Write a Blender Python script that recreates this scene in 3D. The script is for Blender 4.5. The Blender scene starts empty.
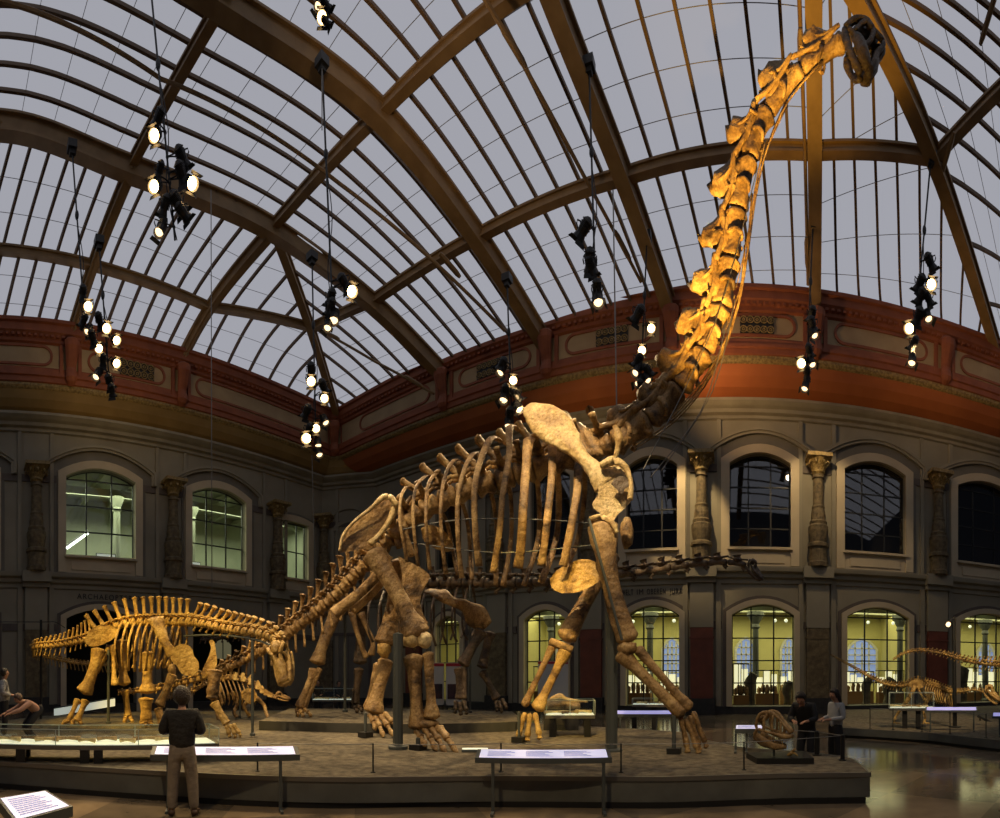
import bpy, bmesh, math, random
from math import sin, cos, tan, pi, atan2, sqrt, radians
from mathutils import Vector, Matrix, noise
random.seed(7)
SC = bpy.context.scene
COL = SC.collection
V = Vector
# ---------------------------------------------------------------- survey of the hall
# camera stands at (0,0,2); the long wall lies at y = 24, the left wall at x = -25.1
F, PX0, HY, CZ = 483.0, 734.0, 674.0, 2.0
def az(px): return (px - PX0) / F
def P(px, py, r):
    a = az(px); return V((r*sin(a), r*cos(a), CZ + r*(HY-py)/F))
def G(px, r, z=0.0):
    a = az(px); return V((r*sin(a), r*cos(a), z))
def GR(py, z): return (CZ - z)*F/(py-HY)
def bx(px, d=24.0): return d*tan(az(px))
def ly(px, d=25.1): return d*tan((px+24.7)/F)

# ---------------------------------------------------------------- mesh builder
def crom(pts, sub):
    n = len(pts)
    if n < 3 or sub < 2:
        if sub < 2: return list(pts)
    out = []
    for i in range(n-1):
        a = pts[max(i-1, 0)]; b = pts[i]; c = pts[i+1]; d = pts[min(i+2, n-1)]
        for k in range(sub):
            t = k/sub
            out.append(0.5*((2*b)+(c-a)*t+(2*a-5*b+4*c-d)*t*t+(3*b-a-3*c+d)*t*t*t))
    out.append(pts[-1])
    return out
def lin(vals, sub):
    out = []
    for i in range(len(vals)-1):
        for k in range(sub):
            t = k/sub; t = t*t*(3-2*t)
            out.append(vals[i]*(1-t)+vals[i+1]*t)
    out.append(vals[-1]); return out

class MB:
    def __init__(s): s.v = []; s.f = []
    def quad(s, a, b, c, d):
        i = len(s.v); s.v += [V(a), V(b), V(c), V(d)]; s.f.append((i, i+1, i+2, i+3))
    def poly(s, pts):
        i = len(s.v); s.v += [V(p) for p in pts]; s.f.append(tuple(range(i, i+len(pts))))
    def box(s, c, sx, sy, sz, ax=None, ay=None, azv=None):
        c = V(c); ax = V(ax) if ax else V((1,0,0)); ay = V(ay) if ay else V((0,1,0)); azv = V(azv) if azv else V((0,0,1))
        i = len(s.v)
        for dz in (-.5, .5):
            for dx, dy in ((-.5,-.5),(.5,-.5),(.5,.5),(-.5,.5)):
                s.v.append(c+ax*(dx*sx)+ay*(dy*sy)+azv*(dz*sz))
        for q in ((0,3,2,1),(4,5,6,7),(0,1,5,4),(1,2,6,5),(2,3,7,6),(3,0,4,7)): s.f.append(tuple(i+k for k in q))
    def loft(s, pts, ra, rb=None, ref=(0,0,1), n=8, sub=3, cap=True, rough=0.0, sq=False):
        pts = [V(p) for p in pts]; m = len(pts)
        if not isinstance(ra, (list, tuple)): ra = [ra]*m
        if rb is None: rb = ra
        elif not isinstance(rb, (list, tuple)): rb = [rb]*m
        if sub > 1: pts = crom(pts, sub); ra = lin(list(ra), sub); rb = lin(list(rb), sub)
        m = len(pts); ref = V(ref); i0 = len(s.v); prev = None
        for i in range(m):
            t = (pts[min(i+1, m-1)]-pts[max(i-1, 0)])
            if t.length < 1e-9: t = V((0,0,1))
            t.normalize()
            sd = ref - t*ref.dot(t)
            if sd.length < .15:
                sd = prev - t*prev.dot(t) if prev is not None else V((t.y, t.z, t.x)).cross(t)
            sd.normalize(); prev = sd; bn = t.cross(sd)
            for k in range(n):
                an = 2*pi*(k+.5)/n; c_, s_ = cos(an), sin(an)
                if sq: c_ = 1 if c_ > 0 else -1; s_ = 1 if s_ > 0 else -1
                w = 1.0
                if rough: w += rough*noise.noise((pts[i]+sd*c_+bn*s_)*2.7+V((k*.7, 0, 0)))
                s.v.append(pts[i]+sd*(ra[i]*c_*w)+bn*(rb[i]*s_*w))
        for i in range(m-1):
            for k in range(n):
                a = i0+i*n+k; b = i0+i*n+(k+1) % n
                s.f.append((a, b, b+n, a+n))
        if cap:
            for e, i in ((0, 0), (1, m-1)):
                t = (pts[1]-pts[0]) if e == 0 else (pts[-1]-pts[-2])
                t.normalize(); off = 0 if sq else .35*min(ra[i], rb[i])
                c = len(s.v); s.v.append(pts[i]+t*(off if e else -off))
                for k in range(n):
                    a = i0+i*n+k; b = i0+i*n+(k+1) % n
                    s.f.append((b, a, c) if e == 0 else (a, b, c))
    def tube(s, a, b, r, n=6): s.loft([a, b], r, n=n, sub=1)
    def lathe(s, c, prof, n=14):
        c = V(c); i0 = len(s.v)
        for (r, z) in prof:
            for k in range(n):
                an = 2*pi*k/n; s.v.append(c+V((r*cos(an), r*sin(an), z)))
        for i in range(len(prof)-1):
            for k in range(n):
                a = i0+i*n+k; b = i0+i*n+(k+1) % n; s.f.append((a, b, b+n, a+n))
        s.f.append(tuple(i0+k for k in range(n))[::-1]); s.f.append(tuple(i0+(len(prof)-1)*n+k for k in range(n)))
    def blob(s, c, rx, ry, rz, ax=(1,0,0), ay=(0,1,0), azv=(0,0,1), n=10, m=7, rough=0.0):
        c = V(c); ax, ay, azv = V(ax), V(ay), V(azv); i0 = len(s.v)
        for i in range(m+1):
            th = pi*i/m
            for k in range(n):
                an = 2*pi*k/n; d = V((sin(th)*cos(an), sin(th)*sin(an), cos(th)))
                w = 1+rough*noise.noise(d*1.7+c)
                s.v.append(c+(ax*(rx*d.x)+ay*(ry*d.y)+azv*(rz*d.z))*w)
        for i in range(m):
            for k in range(n):
                a = i0+i*n+k; b = i0+i*n+(k+1) % n; s.f.append((a, a+n, b+n, b))
    def plate(s, outline, nrm, th, dome=3, step=.3):
        """closed flat bone: outline (3-D points), thickened along nrm and domed on both faces"""
        outline = crom([V(p) for p in outline]+[V(outline[0])], 3)[:-1]
        nrm = V(nrm).normalized(); c = sum(outline, V())/len(outline)
        size = max((p-c).length for p in outline)
        for sg in (1, -1):
            bm = bmesh.new()
            vs = [bm.verts.new(p) for p in outline]
            f = bm.faces.new(vs if sg > 0 else vs[::-1]); f.normal_update()
            cur = [f]
            for k in range(dome):
                bmesh.ops.inset_region(bm, faces=cur, thickness=size*.07*(k+1), depth=0, use_even_offset=False)
            bm.verts.index_update()
            # dome by distance to outline
            for v in bm.verts:
                dist = min((v.co-p).length for p in outline)/size
                v.co = v.co+nrm*sg*th*(min(1.0, dist/.22)**.5)*(1+.4*noise.noise(v.co*3))
            bmesh.ops.triangulate(bm, faces=[g for g in bm.faces if len(g.verts) > 4])
            bm.verts.index_update(); i0 = len(s.v)
            s.v += [v.co.copy() for v in bm.verts]
            s.f += [tuple(i0+v.index for v in g.verts) for g in bm.faces]
            bm.free()
    def build(s, name, mat, parent=None, smooth=False, flip=False):
        me = bpy.data.meshes.new(name)
        off = parent_world(parent)
        me.from_pydata([tuple(v-off) for v in s.v], [], s.f)
        bm = bmesh.new(); bm.from_mesh(me)
        bmesh.ops.remove_doubles(bm, verts=bm.verts, dist=1e-5)
        bmesh.ops.recalc_face_normals(bm, faces=bm.faces)
        bm.to_mesh(me); bm.free()
        if smooth:
            for p in me.polygons: p.use_smooth = True
        me.materials.append(mat)
        o = bpy.data.objects.new(name, me); COL.objects.link(o)
        if parent is not None: o.parent = parent
        return o
def parent_world(p):
    off = V((0,0,0))
    while p is not None: off = off+V(p.location); p = p.parent
    return off
def tag(o, label, cat, group=None, kind=None):
    o['label'] = label; o['category'] = cat
    if group: o['group'] = group
    if kind: o['kind'] = kind
    return o
def thing(name, label, cat, loc, group=None):
    o = bpy.data.objects.new(name, None); COL.objects.link(o); o.location = V(loc); o.empty_display_size = .2
    return tag(o, label, cat, group)
def struct_root(name, label=None, cat=None):
    o = bpy.data.objects.new(name, None); COL.objects.link(o); o['kind'] = 'structure'
    if label: o['label'] = label
    if cat: o['category'] = cat
    return o
def struct(o, label, cat):
    o['kind'] = 'structure'; o['label'] = label; o['category'] = cat; return o
def lab(o, text): o['label'] = text; return o

# ---------------------------------------------------------------- materials
def mat(name, col, col2=None, scale=4.0, rough=.7, metal=0.0, bump=0.0, spec=.5, detail=6, contrast=(.35,.65), bscale=None):
    m = bpy.data.materials.new(name); m.use_nodes = True
    nt = m.node_tree; b = nt.nodes['Principled BSDF']
    b.inputs['Base Color'].default_value = (*col, 1); b.inputs['Roughness'].default_value = rough
    b.inputs['Metallic'].default_value = metal; b.inputs['Specular IOR Level'].default_value = spec
    if col2 or bump:
        tc = nt.nodes.new('ShaderNodeTexCoord'); nz = nt.nodes.new('ShaderNodeTexNoise')
        nz.inputs['Scale'].default_value = scale; nz.inputs['Detail'].default_value = detail
        nt.links.new(tc.outputs['Object'], nz.inputs['Vector'])
        if col2:
            cr = nt.nodes.new('ShaderNodeValToRGB')
            cr.color_ramp.elements[0].position = contrast[0]; cr.color_ramp.elements[1].position = contrast[1]
            cr.color_ramp.elements[0].color = (*col2, 1); cr.color_ramp.elements[1].color = (*col, 1)
            nt.links.new(nz.outputs['Fac'], cr.inputs['Fac']); nt.links.new(cr.outputs['Color'], b.inputs['Base Color'])
        if bump:
            n2 = nt.nodes.new('ShaderNodeTexNoise'); n2.inputs['Scale'].default_value = bscale or scale*5; n2.inputs['Detail'].default_value = 5
            nt.links.new(tc.outputs['Object'], n2.inputs['Vector'])
            bp = nt.nodes.new('ShaderNodeBump'); bp.inputs['Strength'].default_value = bump; bp.inputs['Distance'].default_value = .05
            nt.links.new(n2.outputs['Fac'], bp.inputs['Height']); nt.links.new(bp.outputs['Normal'], b.inputs['Normal'])
    return m
def emis(name, col, strength):
    m = bpy.data.materials.new(name); m.use_nodes = True; nt = m.node_tree
    b = nt.nodes['Principled BSDF']; b.inputs['Base Color'].default_value = (*col, 1)
    b.inputs['Emission Color'].default_value = (*col, 1); b.inputs['Emission Strength'].default_value = strength
    b.inputs['Roughness'].default_value = .5
    return m
def glass(name, tint=(1,1,1), gloss=.10, rough=.02):
    m = bpy.data.materials.new(name); m.use_nodes = True; nt = m.node_tree
    nt.nodes.clear(); o = nt.nodes.new('ShaderNodeOutputMaterial'); mx = nt.nodes.new('ShaderNodeMixShader')
    t = nt.nodes.new('ShaderNodeBsdfTransparent'); g = nt.nodes.new('ShaderNodeBsdfGlossy')
    t.inputs['Color'].default_value = (*tint, 1); g.inputs['Roughness'].default_value = rough
    mx.inputs['Fac'].default_value = gloss
    nt.links.new(t.outputs[0], mx.inputs[1]); nt.links.new(g.outputs[0], mx.inputs[2]); nt.links.new(mx.outputs[0], o.inputs['Surface'])
    return m
M = {}
def bone_mat(name, light, mid, dark, scale=1.6, rough=.55):
    m = mat(name, mid, None, rough=rough, bump=.95, scale=scale, bscale=9); nt = m.node_tree; b = nt.nodes['Principled BSDF']
    tc = nt.nodes.new('ShaderNodeTexCoord'); n1 = nt.nodes.new('ShaderNodeTexNoise'); n1.inputs['Scale'].default_value = scale; n1.inputs['Detail'].default_value = 9; n1.inputs['Roughness'].default_value = .68; n1.inputs['Distortion'].default_value = .5
    cr = nt.nodes.new('ShaderNodeValToRGB'); e = cr.color_ramp.elements; e[0].position = .36; e[0].color = (*dark, 1); e[1].position = .63; e[1].color = (*light, 1); x = e.new(.48); x.color = (*mid, 1)
    n2 = nt.nodes.new('ShaderNodeTexNoise'); n2.inputs['Scale'].default_value = scale*17; n2.inputs['Detail'].default_value = 6
    c2 = nt.nodes.new('ShaderNodeValToRGB'); c2.color_ramp.elements[0].position = .33; c2.color_ramp.elements[0].color = (.32,.27,.22,1); c2.color_ramp.elements[1].position = .52; c2.color_ramp.elements[1].color = (1,1,1,1)
    mx = nt.nodes.new('ShaderNodeMix'); mx.data_type = 'RGBA'; mx.blend_type = 'MULTIPLY'; mx.inputs[0].default_value = .5
    for n_ in (n1, n2): nt.links.new(tc.outputs['Object'], n_.inputs['Vector'])
    nt.links.new(n1.outputs['Fac'], cr.inputs['Fac']); nt.links.new(n2.outputs['Fac'], c2.inputs['Fac'])
    nt.links.new(cr.outputs['Color'], mx.inputs[6]); nt.links.new(c2.outputs['Color'], mx.inputs[7]); nt.links.new(mx.outputs[2], b.inputs['Base Color'])
    return m
M['bone'] = bone_mat('bone_tan', (.56,.38,.165), (.30,.18,.07), (.06,.034,.016))
M['bone_lit_pale'] = bone_mat('bone_pale_lit', (.82,.66,.36), (.66,.48,.21), (.34,.20,.07), 1.1, .48)  # strong lamp light put into the bone colour; pale loose bones share it
M['bone_shaded'] = bone_mat('bone_shaded', (.20,.14,.09), (.10,.07,.045), (.03,.022,.016), 2.2)  # shade on the rear skeleton and high skull put into the bone colour
M['bone_gold_lit'] = bone_mat('bone_ochre_lit', (.66,.45,.15), (.47,.29,.08), (.15,.08,.025), 2.0)  # gold of the warm lamps put into the bone colour
M['plaster'] = mat('plaster_grey', (.30,.268,.195), (.245,.217,.155), .6, .85)
M['cream'] = mat('plaster_cream', (.58,.48,.32), (.50,.41,.27), .8, .8)
M['trimband'] = mat('band_grey_brown', (.13,.105,.088), (.105,.085,.07), 2, .8)
M['recess'] = mat('plaster_dark', (.19,.17,.135), (.155,.14,.11), 1, .85)
M['cornice'] = mat('cornice_stone', (.31,.275,.20), (.245,.215,.155), 1.2, .85)
M['red'] = mat('paint_red_brown', (.30,.085,.032), (.22,.06,.024), 1.5, .7)
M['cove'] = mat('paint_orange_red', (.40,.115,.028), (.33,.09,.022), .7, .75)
M['ochre'] = mat('cove_dimmed_ochre', (.27,.165,.045), (.21,.125,.03), .7, .75)  # same cove, with the dimmer light on the left put into its colour
M['panel'] = mat('frieze_tan', (.42,.30,.16), (.34,.23,.12), 1.0, .75)
M['gold'] = mat('gilt_ornament', (.36,.25,.085), (.17,.11,.035), 9, .5, bump=.6, bscale=30)
M['pil_red'] = mat('pilaster_red', (.19,.052,.028), (.14,.04,.022), 2, .6)
M['stonecol'] = mat('column_stone', (.21,.155,.075), (.095,.07,.035), 5, .7, bump=.8, bscale=22)
M['plinth'] = mat('plinth_dark', (.035,.032,.03), (.02,.02,.02), 5, .6)
M['steel'] = mat('steel_dark', (.075,.085,.082), None, rough=.5)
M['black'] = mat('black_metal', (.012,.012,.012), None, rough=.5)
M['rod'] = mat('rod_grey', (.22,.21,.19), None, rough=.4, metal=.7)
M['beam'] = mat('beam_paint', (.30,.185,.075), (.22,.13,.05), 1.5, .6)
M['bar'] = mat('glazing_bar', (.13,.075,.035), None, rough=.6)
M['joint'] = mat('glass_joint', (.26,.26,.28), None, rough=.7)
M['sand'] = mat('platform_sand', (.215,.18,.12), (.07,.056,.038), 7, .85, bump=.6, bscale=60, detail=12, contrast=(.3,.7))
M['platside'] = mat('platform_side', (.135,.14,.128), (.095,.098,.09), 2.0, .5)
M['room'] = mat('room_yellow', (.62,.58,.26), (.56,.52,.23), .8, .8)
M['roomgreen'] = mat('room_pale', (.52,.54,.40), (.46,.48,.36), .8, .8)
M['dark'] = mat('dark_room', (.035,.033,.03), None, rough=.8)
M['mull'] = mat('mullion_dark', (.02,.02,.018), None, rough=.5)
M['glass'] = glass('window_glass', (.93,.95,.92), .07)
M['glassdark'] = glass('night_glass', (.8,.8,.8), .13)
M['caseglass'] = glass('case_glass', (.93,.97,.95), .09)
M['lens'] = emis('lamp_lens', (1.0,.62,.24), 22.0)
M['lensdim'] = emis('lamp_lens_dim', (1.0,.66,.34), 2.6)
M['screen'] = emis('lit_panel', (.70,.70,.95), .62)
M['screenlow'] = emis('lit_strip', (.42,.42,.85), .55)
M['caselight'] = emis('case_light', (.92,1.0,.86), .36)
M['tube'] = emis('tube_light', (.9,1,.85), 6.0)
M['white'] = mat('white_board', (.62,.62,.58), None, rough=.6)
M['print'] = mat('print_ink', (.16,.15,.34), None, rough=.6)
M['letters'] = mat('letter_black', (.03,.027,.025), None, rough=.5)
M['sky'] = emis('roof_glass_daylight', (.355,.36,.405), 1.0)
M['sky'].node_tree.nodes['Principled BSDF'].inputs['Base Color'].default_value = (.01,.01,.01,1)
M['sky'].node_tree.nodes['Principled BSDF'].inputs['Specular IOR Level'].default_value = .05
M['bluepane'] = emis('dusk_pane', (.22,.30,.60), .62)
def floor_mat():
    m = mat('terrazzo', (.30,.235,.16), (.17,.135,.095), 1.2, .13, spec=.35)
    nt = m.node_tree; b = nt.nodes['Principled BSDF']
    tc = nt.nodes.new('ShaderNodeTexCoord'); mp = nt.nodes.new('ShaderNodeMapping'); mp.inputs['Rotation'].default_value = (0,0,radians(45))
    ck = nt.nodes.new('ShaderNodeTexChecker'); ck.inputs['Scale'].default_value = .55
    ck.inputs['Color1'].default_value = (1,.92,.8,1); ck.inputs['Color2'].default_value = (.55,.53,.5,1)
    nt.links.new(tc.outputs['Object'], mp.inputs['Vector']); nt.links.new(mp.outputs['Vector'], ck.inputs['Vector'])
    mx = nt.nodes.new('ShaderNodeMix'); mx.data_type = 'RGBA'; mx.blend_type = 'MULTIPLY'; mx.inputs[0].default_value = .8
    src = b.inputs['Base Color'].links[0].from_socket
    nt.links.new(src, mx.inputs[6]); nt.links.new(ck.outputs['Color'], mx.inputs[7]); nt.links.new(mx.outputs[2], b.inputs['Base Color'])
    return m
M['floor'] = floor_mat()

# ---------------------------------------------------------------- camera
cam = bpy.data.cameras.new('camera'); cam.type = 'PANO'; cam.panorama_type = 'CENTRAL_CYLINDRICAL'
cam.central_cylindrical_range_u_min = -500/F; cam.central_cylindrical_range_u_max = 500/F
cam.central_cylindrical_range_v_min = (HY-818)/F; cam.central_cylindrical_range_v_max = HY/F
cam.central_cylindrical_radius = 1.0; cam.clip_end = 300; cam.clip_start = .05
co = bpy.data.objects.new('camera', cam); COL.objects.link(co)
co.location = (0,0,CZ); co.rotation_euler = (pi/2, 0, -az(500)); SC.camera = co
SC.view_settings.view_transform = 'Standard'; SC.view_settings.look = 'None'
SC.view_settings.gamma = 1.0; SC.view_settings.use_curve_mapping = False; SC.view_settings.exposure = 0.0
try:
    SC.cycles.use_denoising = True; SC.cycles.max_bounces = 6; SC.cycles.diffuse_bounces = 3; SC.cycles.transparent_max_bounces = 12
    SC.cycles.sample_clamp_indirect = 6.0; SC.cycles.caustics_reflective = False; SC.cycles.caustics_refractive = False
except Exception: pass
w = bpy.data.worlds.new('dusk'); SC.world = w; w.use_nodes = True
w.node_tree.nodes['Background'].inputs[0].default_value = (.30,.33,.45,1); w.node_tree.nodes['Background'].inputs[1].default_value = .05
# ================================================================ the room
Z0, ZL, ZT = 0.0, 7.16, 15.9
XL, YB = -25.1, 24.0
CH0 = V((XL, 21.9, 0)); CH1 = V((-21.96, YB, 0))
XR, YF = 19.0, -9.0
flo = MB(); flo.quad((-40,-14,0),(26,-14,0),(26,40,0),(-40,40,0))
struct(flo.build('floor', M['floor']), 'polished terrazzo floor of pale and dark diamonds', 'floor')

class Wall:
    def __init__(s, o, u): s.o = V(o); s.u = V(u).normalized(); s.n = V((s.u.y, -s.u.x, 0))
    def at(s, u, z, n=0.0): return s.o+s.u*u+s.n*n+V((0,0,z))
WB = Wall((0, YB, 0), (1,0,0)); WL = Wall((XL, 0, 0), (0,1,0)); WC = Wall(CH0, CH1-CH0)
def arch(ua, ub, zs, zc, k=12):
    uc = (ua+ub)/2; hw = (ub-ua)/2; out = []
    for i in range(k+1):
        t = -1+2*i/k; out.append((uc+hw*t, zs+(zc-zs)*(1-t*t)))
    return out
def wall_mesh(W, u0, u1, z0, z1, ops, mb, depth=.45):
    cur = u0
    for (ua, ub, zb, zs, zc) in sorted(ops):
        mb.quad(W.at(cur,z0), W.at(ua,z0), W.at(ua,z1), W.at(cur,z1))
        if zb > z0+.01: mb.quad(W.at(ua,z0), W.at(ub,z0), W.at(ub,zb), W.at(ua,zb))
        a = arch(ua, ub, zs, zc)
        for i in range(len(a)-1):
            mb.quad(W.at(*a[i]), W.at(*a[i+1]), W.at(a[i+1][0], z1), W.at(a[i][0], z1))
        path = [(ua, zb)]+a+[(ub, zb), (ua, zb)]
        for i in range(len(path)-1):
            mb.quad(W.at(*path[i]), W.at(*path[i+1]), W.at(*path[i+1], -depth), W.at(*path[i], -depth))
        cur = ub
    mb.quad(W.at(cur,z0), W.at(u1,z0), W.at(u1,z1), W.at(cur,z1))
def band(mb, W, ua, ub, zb, zs, zc, o0, o1, p, base=0.0, zfoot=None):
    """raised moulding following an arched opening between outward offsets o0..o1, projecting p"""
    def path(o):
        a = arch(ua-o, ub+o, zs+o*.55, zc+o)
        return [(ua-o, zb if zfoot is None else zfoot)]+a+[(ub+o, zb if zfoot is None else zfoot)]
    A, B = path(o0), path(o1)
    for i in range(len(A)-1):
        a0, a1, b0, b1 = A[i], A[i+1], B[i], B[i+1]
        mb.quad(W.at(*a0,p), W.at(*a1,p), W.at(*b1,p), W.at(*b0,p))
        mb.quad(W.at(*a0,base), W.at(*a1,base), W.at(*a1,p), W.at(*a0,p))
        mb.quad(W.at(*b0,p), W.at(*b1,p), W.at(*b1,base), W.at(*b0,base))
    for e in (0, -1): mb.quad(W.at(*A[e],base), W.at(*A[e],p), W.at(*B[e],p), W.at(*B[e],base))
def wbox(mb, W, u0, u1, z0, z1, n0, n1):
    c = W.at((u0+u1)/2, (z0+z1)/2, (n0+n1)/2); mb.box(c, u1-u0, abs(n1-n0), z1-z0, W.u, W.n)

UPZ = (8.26, 12.43, 12.95); GRZ = (.42, 4.93, 5.45)
# openings measured along each wall
B_up = [(bx(437),bx(463)), (bx(532),bx(571)), (bx(627),bx(677.5)), (bx(729.6),bx(790.4)), (bx(844),bx(904.7)), (bx(956.5),bx(1014))]
B_gr = [(bx(437),bx(461)), (bx(525),bx(566)), (bx(626.5),bx(679.5)), (bx(732),bx(793.8)), (bx(846.5),bx(908)), (bx(959),bx(1016))]
L_up = [(-2.6, .9), (ly(65.5),ly(134.5)), (ly(191),ly(244.6)), (ly(281),ly(307))]
L_gr = [(-2.6, .9), (ly(66),ly(136)), (ly(192),ly(245))]
B_pil = [bx(p) for p in (415, 498, 592, 702, 817, 936)]
L_pil = [3.15, 10.75, 17.9]
mb = MB()
wall_mesh(WB, CH1.x, XR, 0, ZL, [(a,b,*GRZ) for a,b in B_gr], mb)
wall_mesh(WB, CH1.x, XR, ZL, ZT, [(a,b,*UPZ) for a,b in B_up], mb)
struct(mb.build('wall_back', M['plaster']), 'long grey plaster wall with two rows of arched windows', 'wall')
mb = MB()
wall_mesh(WL, YF, CH0.y, 0, ZL, [(a,b,0.02,*GRZ[1:]) for a,b in L_gr], mb)
wall_mesh(WL, YF, CH0.y, ZL, ZT, [(a,b,*UPZ) for a,b in L_up[:3]]+[(*L_up[3], 8.26, 11.9, 11.95)], mb)
struct(mb.build('wall_left', M['plaster']), 'dim grey plaster wall behind the smaller long necked skeleton', 'wall')
cl = (CH1-CH0).length
mb = MB(); wall_mesh(WC, 0, cl, 0, ZT, [], mb)
band(mb, WC, .9, cl-.9, 8.3, 11.7, 12.3, .0, .25, .1); band(mb, WC, .55, cl-.55, 12.1, 12.6, 13.2, .0, .12, .12)
struct(mb.build('wall_corner', M['plaster']), 'narrow chamfered corner wall between the two long walls', 'wall')

# profile sweeps round the room
WP = [V((XL,YF,0)), CH0.copy(), CH1.copy(), V((XR,YB,0))]
FP = [V((-24.1,YF,0)), V((-24.1,21.75,0)), V((-23.6,22.2,0)), V((XR,22.2,0))]
def nrm2(a, b): d = (b-a).normalized(); return V((d.y, -d.x, 0))
def mitre(path):
    out = []
    for i, p in enumerate(path):
        ns = []
        if i > 0: ns.append(nrm2(path[i-1], p))
        if i < len(path)-1: ns.append(nrm2(p, path[i+1]))
        m = sum(ns, V()); m.normalize(); out.append(m/max(.3, m.dot(ns[0])))
    return out
MI = mitre(WP)
def sweep(mb, prof, seg=None):
    rng = range(3) if seg is None else seg
    for i in rng:
        for a, b in zip(prof[:-1], prof[1:]):
            q = []
            for k, (w_, n_, z_) in ((i,a),(i+1,a),(i+1,b),(i,b)):
                q.append(WP[k].lerp(FP[k], w_)+MI[k]*n_+V((0,0,z_)))
            mb.quad(*q)
mb = MB()
sweep(mb, [(0,0,14.6),(0,.12,14.65),(0,.12,14.8),(0,.3,14.86),(0,.34,15.02),(0,.5,15.1),(0,.62,15.2),(0,.68,15.25),(0,.68,15.38),(0,0,15.42)])
struct(mb.build('trim_1', M['cornice']), 'grey stone cornice along the top of the walls', 'cornice')
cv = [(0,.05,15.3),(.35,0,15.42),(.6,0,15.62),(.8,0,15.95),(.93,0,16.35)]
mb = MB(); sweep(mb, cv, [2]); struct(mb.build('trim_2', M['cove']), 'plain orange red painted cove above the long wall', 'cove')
mb = MB(); sweep(mb, cv, [0,1]); struct(mb.build('trim_3', M['ochre']), 'plain cove above the left wall and corner, dim light coloured in ochre brown', 'cove')
mb = MB(); sweep(mb, [(.93,0,16.35),(.97,.02,16.4),(.98,.08,16.5),(1,.05,16.62)]); struct(mb.build('trim_4', M['gold']), 'thin gilt ornament band above the painted cove', 'moulding')
mb = MB(); sweep(mb, [(1,.0,16.6),(1,.12,16.66),(1,.12,16.9),(1,.2,16.95),(1,.2,17.1),(1,.08,17.15),(1,.08,17.35),(1,0,17.45)])
struct(mb.build('trim_5', M['red']), 'red brown mouldings below the frieze panels', 'moulding')
mb = MB(); sweep(mb, [(1,0,17.4),(1,0,18.65)]); fr = mb.build('trim_6', M['panel']); struct(fr, 'tan frieze of framed panels and round lattice vents', 'frieze')
mb = MB(); sweep(mb, [(1,0,18.6),(1,.12,18.66),(1,.12,18.82),(1,.28,19.0),(1,.34,19.05),(1,.34,19.4),(1,.45,19.45),(1,.45,19.62),(1,0,19.7)])
for i in range(3):
    a = FP[i].lerp(FP[i], 0); d = FP[i+1]-FP[i]; L = d.length; u = d.normalized(); n = V((u.y,-u.x,0))
    k = int(L/.28)
    for j in range(k):
        mb.box(FP[i]+u*(L*(j+.5)/k)+n*.2+V((0,0,18.9)), .14, .16, .12, u, n)
struct(mb.build('trim_7', M['red']), 'red brown eaves moulding with dentils under the glass roof', 'moulding')

# frieze furniture: framed panels, vents, consoles
FB = Wall((0,22.2,0),(1,0,0)); FL = Wall((-24.1,0,0),(0,1,0))
def rrect(mb, W, u0, u1, z0, z1, w_, p, k=6):
    def ring(o):
        r = (z1-z0)/2-o; c0 = u0+(z1-z0)/2; c1 = u1-(z1-z0)/2; zc = (z0+z1)/2; out = []
        for i in range(k*2+1): an = pi/2+pi*i/(k*2); out.append((c0+r*cos(an), zc+r*sin(an)))
        for i in range(k*2+1): an = -pi/2+pi*i/(k*2); out.append((c1+r*cos(an), zc+r*sin(an)))
        return out
    A, B = ring(0), ring(w_); n = len(A)
    for i in range(n):
        j = (i+1) % n
        mb.quad(W.at(*A[i],p), W.at(*A[j],p), W.at(*B[j],p), W.at(*B[i],p))
        mb.quad(W.at(*A[i],0), W.at(*A[j],0), W.at(*A[j],p), W.at(*A[i],p)); mb.quad(W.at(*B[i],p), W.at(*B[j],p), W.at(*B[j],0), W.at(*B[i],0))
def fx(px): return 22.2*tan(az(px))
feet = [445, 548, 672, 815]
pan = MB(); con = MB()
def console(W, u, mbx):
    mbx.loft([W.at(u,18.7,.1), W.at(u,18.5,.5), W.at(u,17.9,.38), W.at(u,17.4,.22), W.at(u,16.9,.3), W.at(u,16.6,.1)], [.36,.4,.32,.26,.3,.16], [.1,.3,.2,.14,.2,.08], ref=W.u, n=10, sub=3)
    for s_ in (-.48,.48): wbox(mbx, W, u+s_-.09, u+s_+.09, 16.9, 18.6, 0, .14)
for f_ in feet+[944]: console(FB, fx(f_), con)
for y_ in (4.8, 10.9, -2): console(FL, y_, con)
console(Wall(FP[1], FP[2]-FP[1]), .33, con)
struct(con.build('trim_8', M['red'], smooth=False), 'red scroll consoles under the feet of the roof arches', 'bracket')
spans = [(fx(445)-6.6, fx(445)-1, 0),(fx(445)+.9, fx(548)-.9, 1),(fx(548)+.9, fx(672)-.9, 1),(fx(672)+.9, fx(815)-.9, 1),(fx(815)+.9, fx(944)-.9, 0),(fx(944)+.9,18.5,0)]
vents = [(FB, 486), (FB, 612), (FB, 757)]
for (a, b, _) in spans: rrect(pan, FB, a, b, 17.5, 18.55, .12, .06)
for (a, b) in ((-1, 3.9),(5.7,10),(11.8,20.6)): rrect(pan, FL, a, b, 17.5, 18.55, .12, .06)
struct(pan.build('trim_9', M['red']), 'red rounded frames of the frieze panels', 'moulding')
vn = 0
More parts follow.
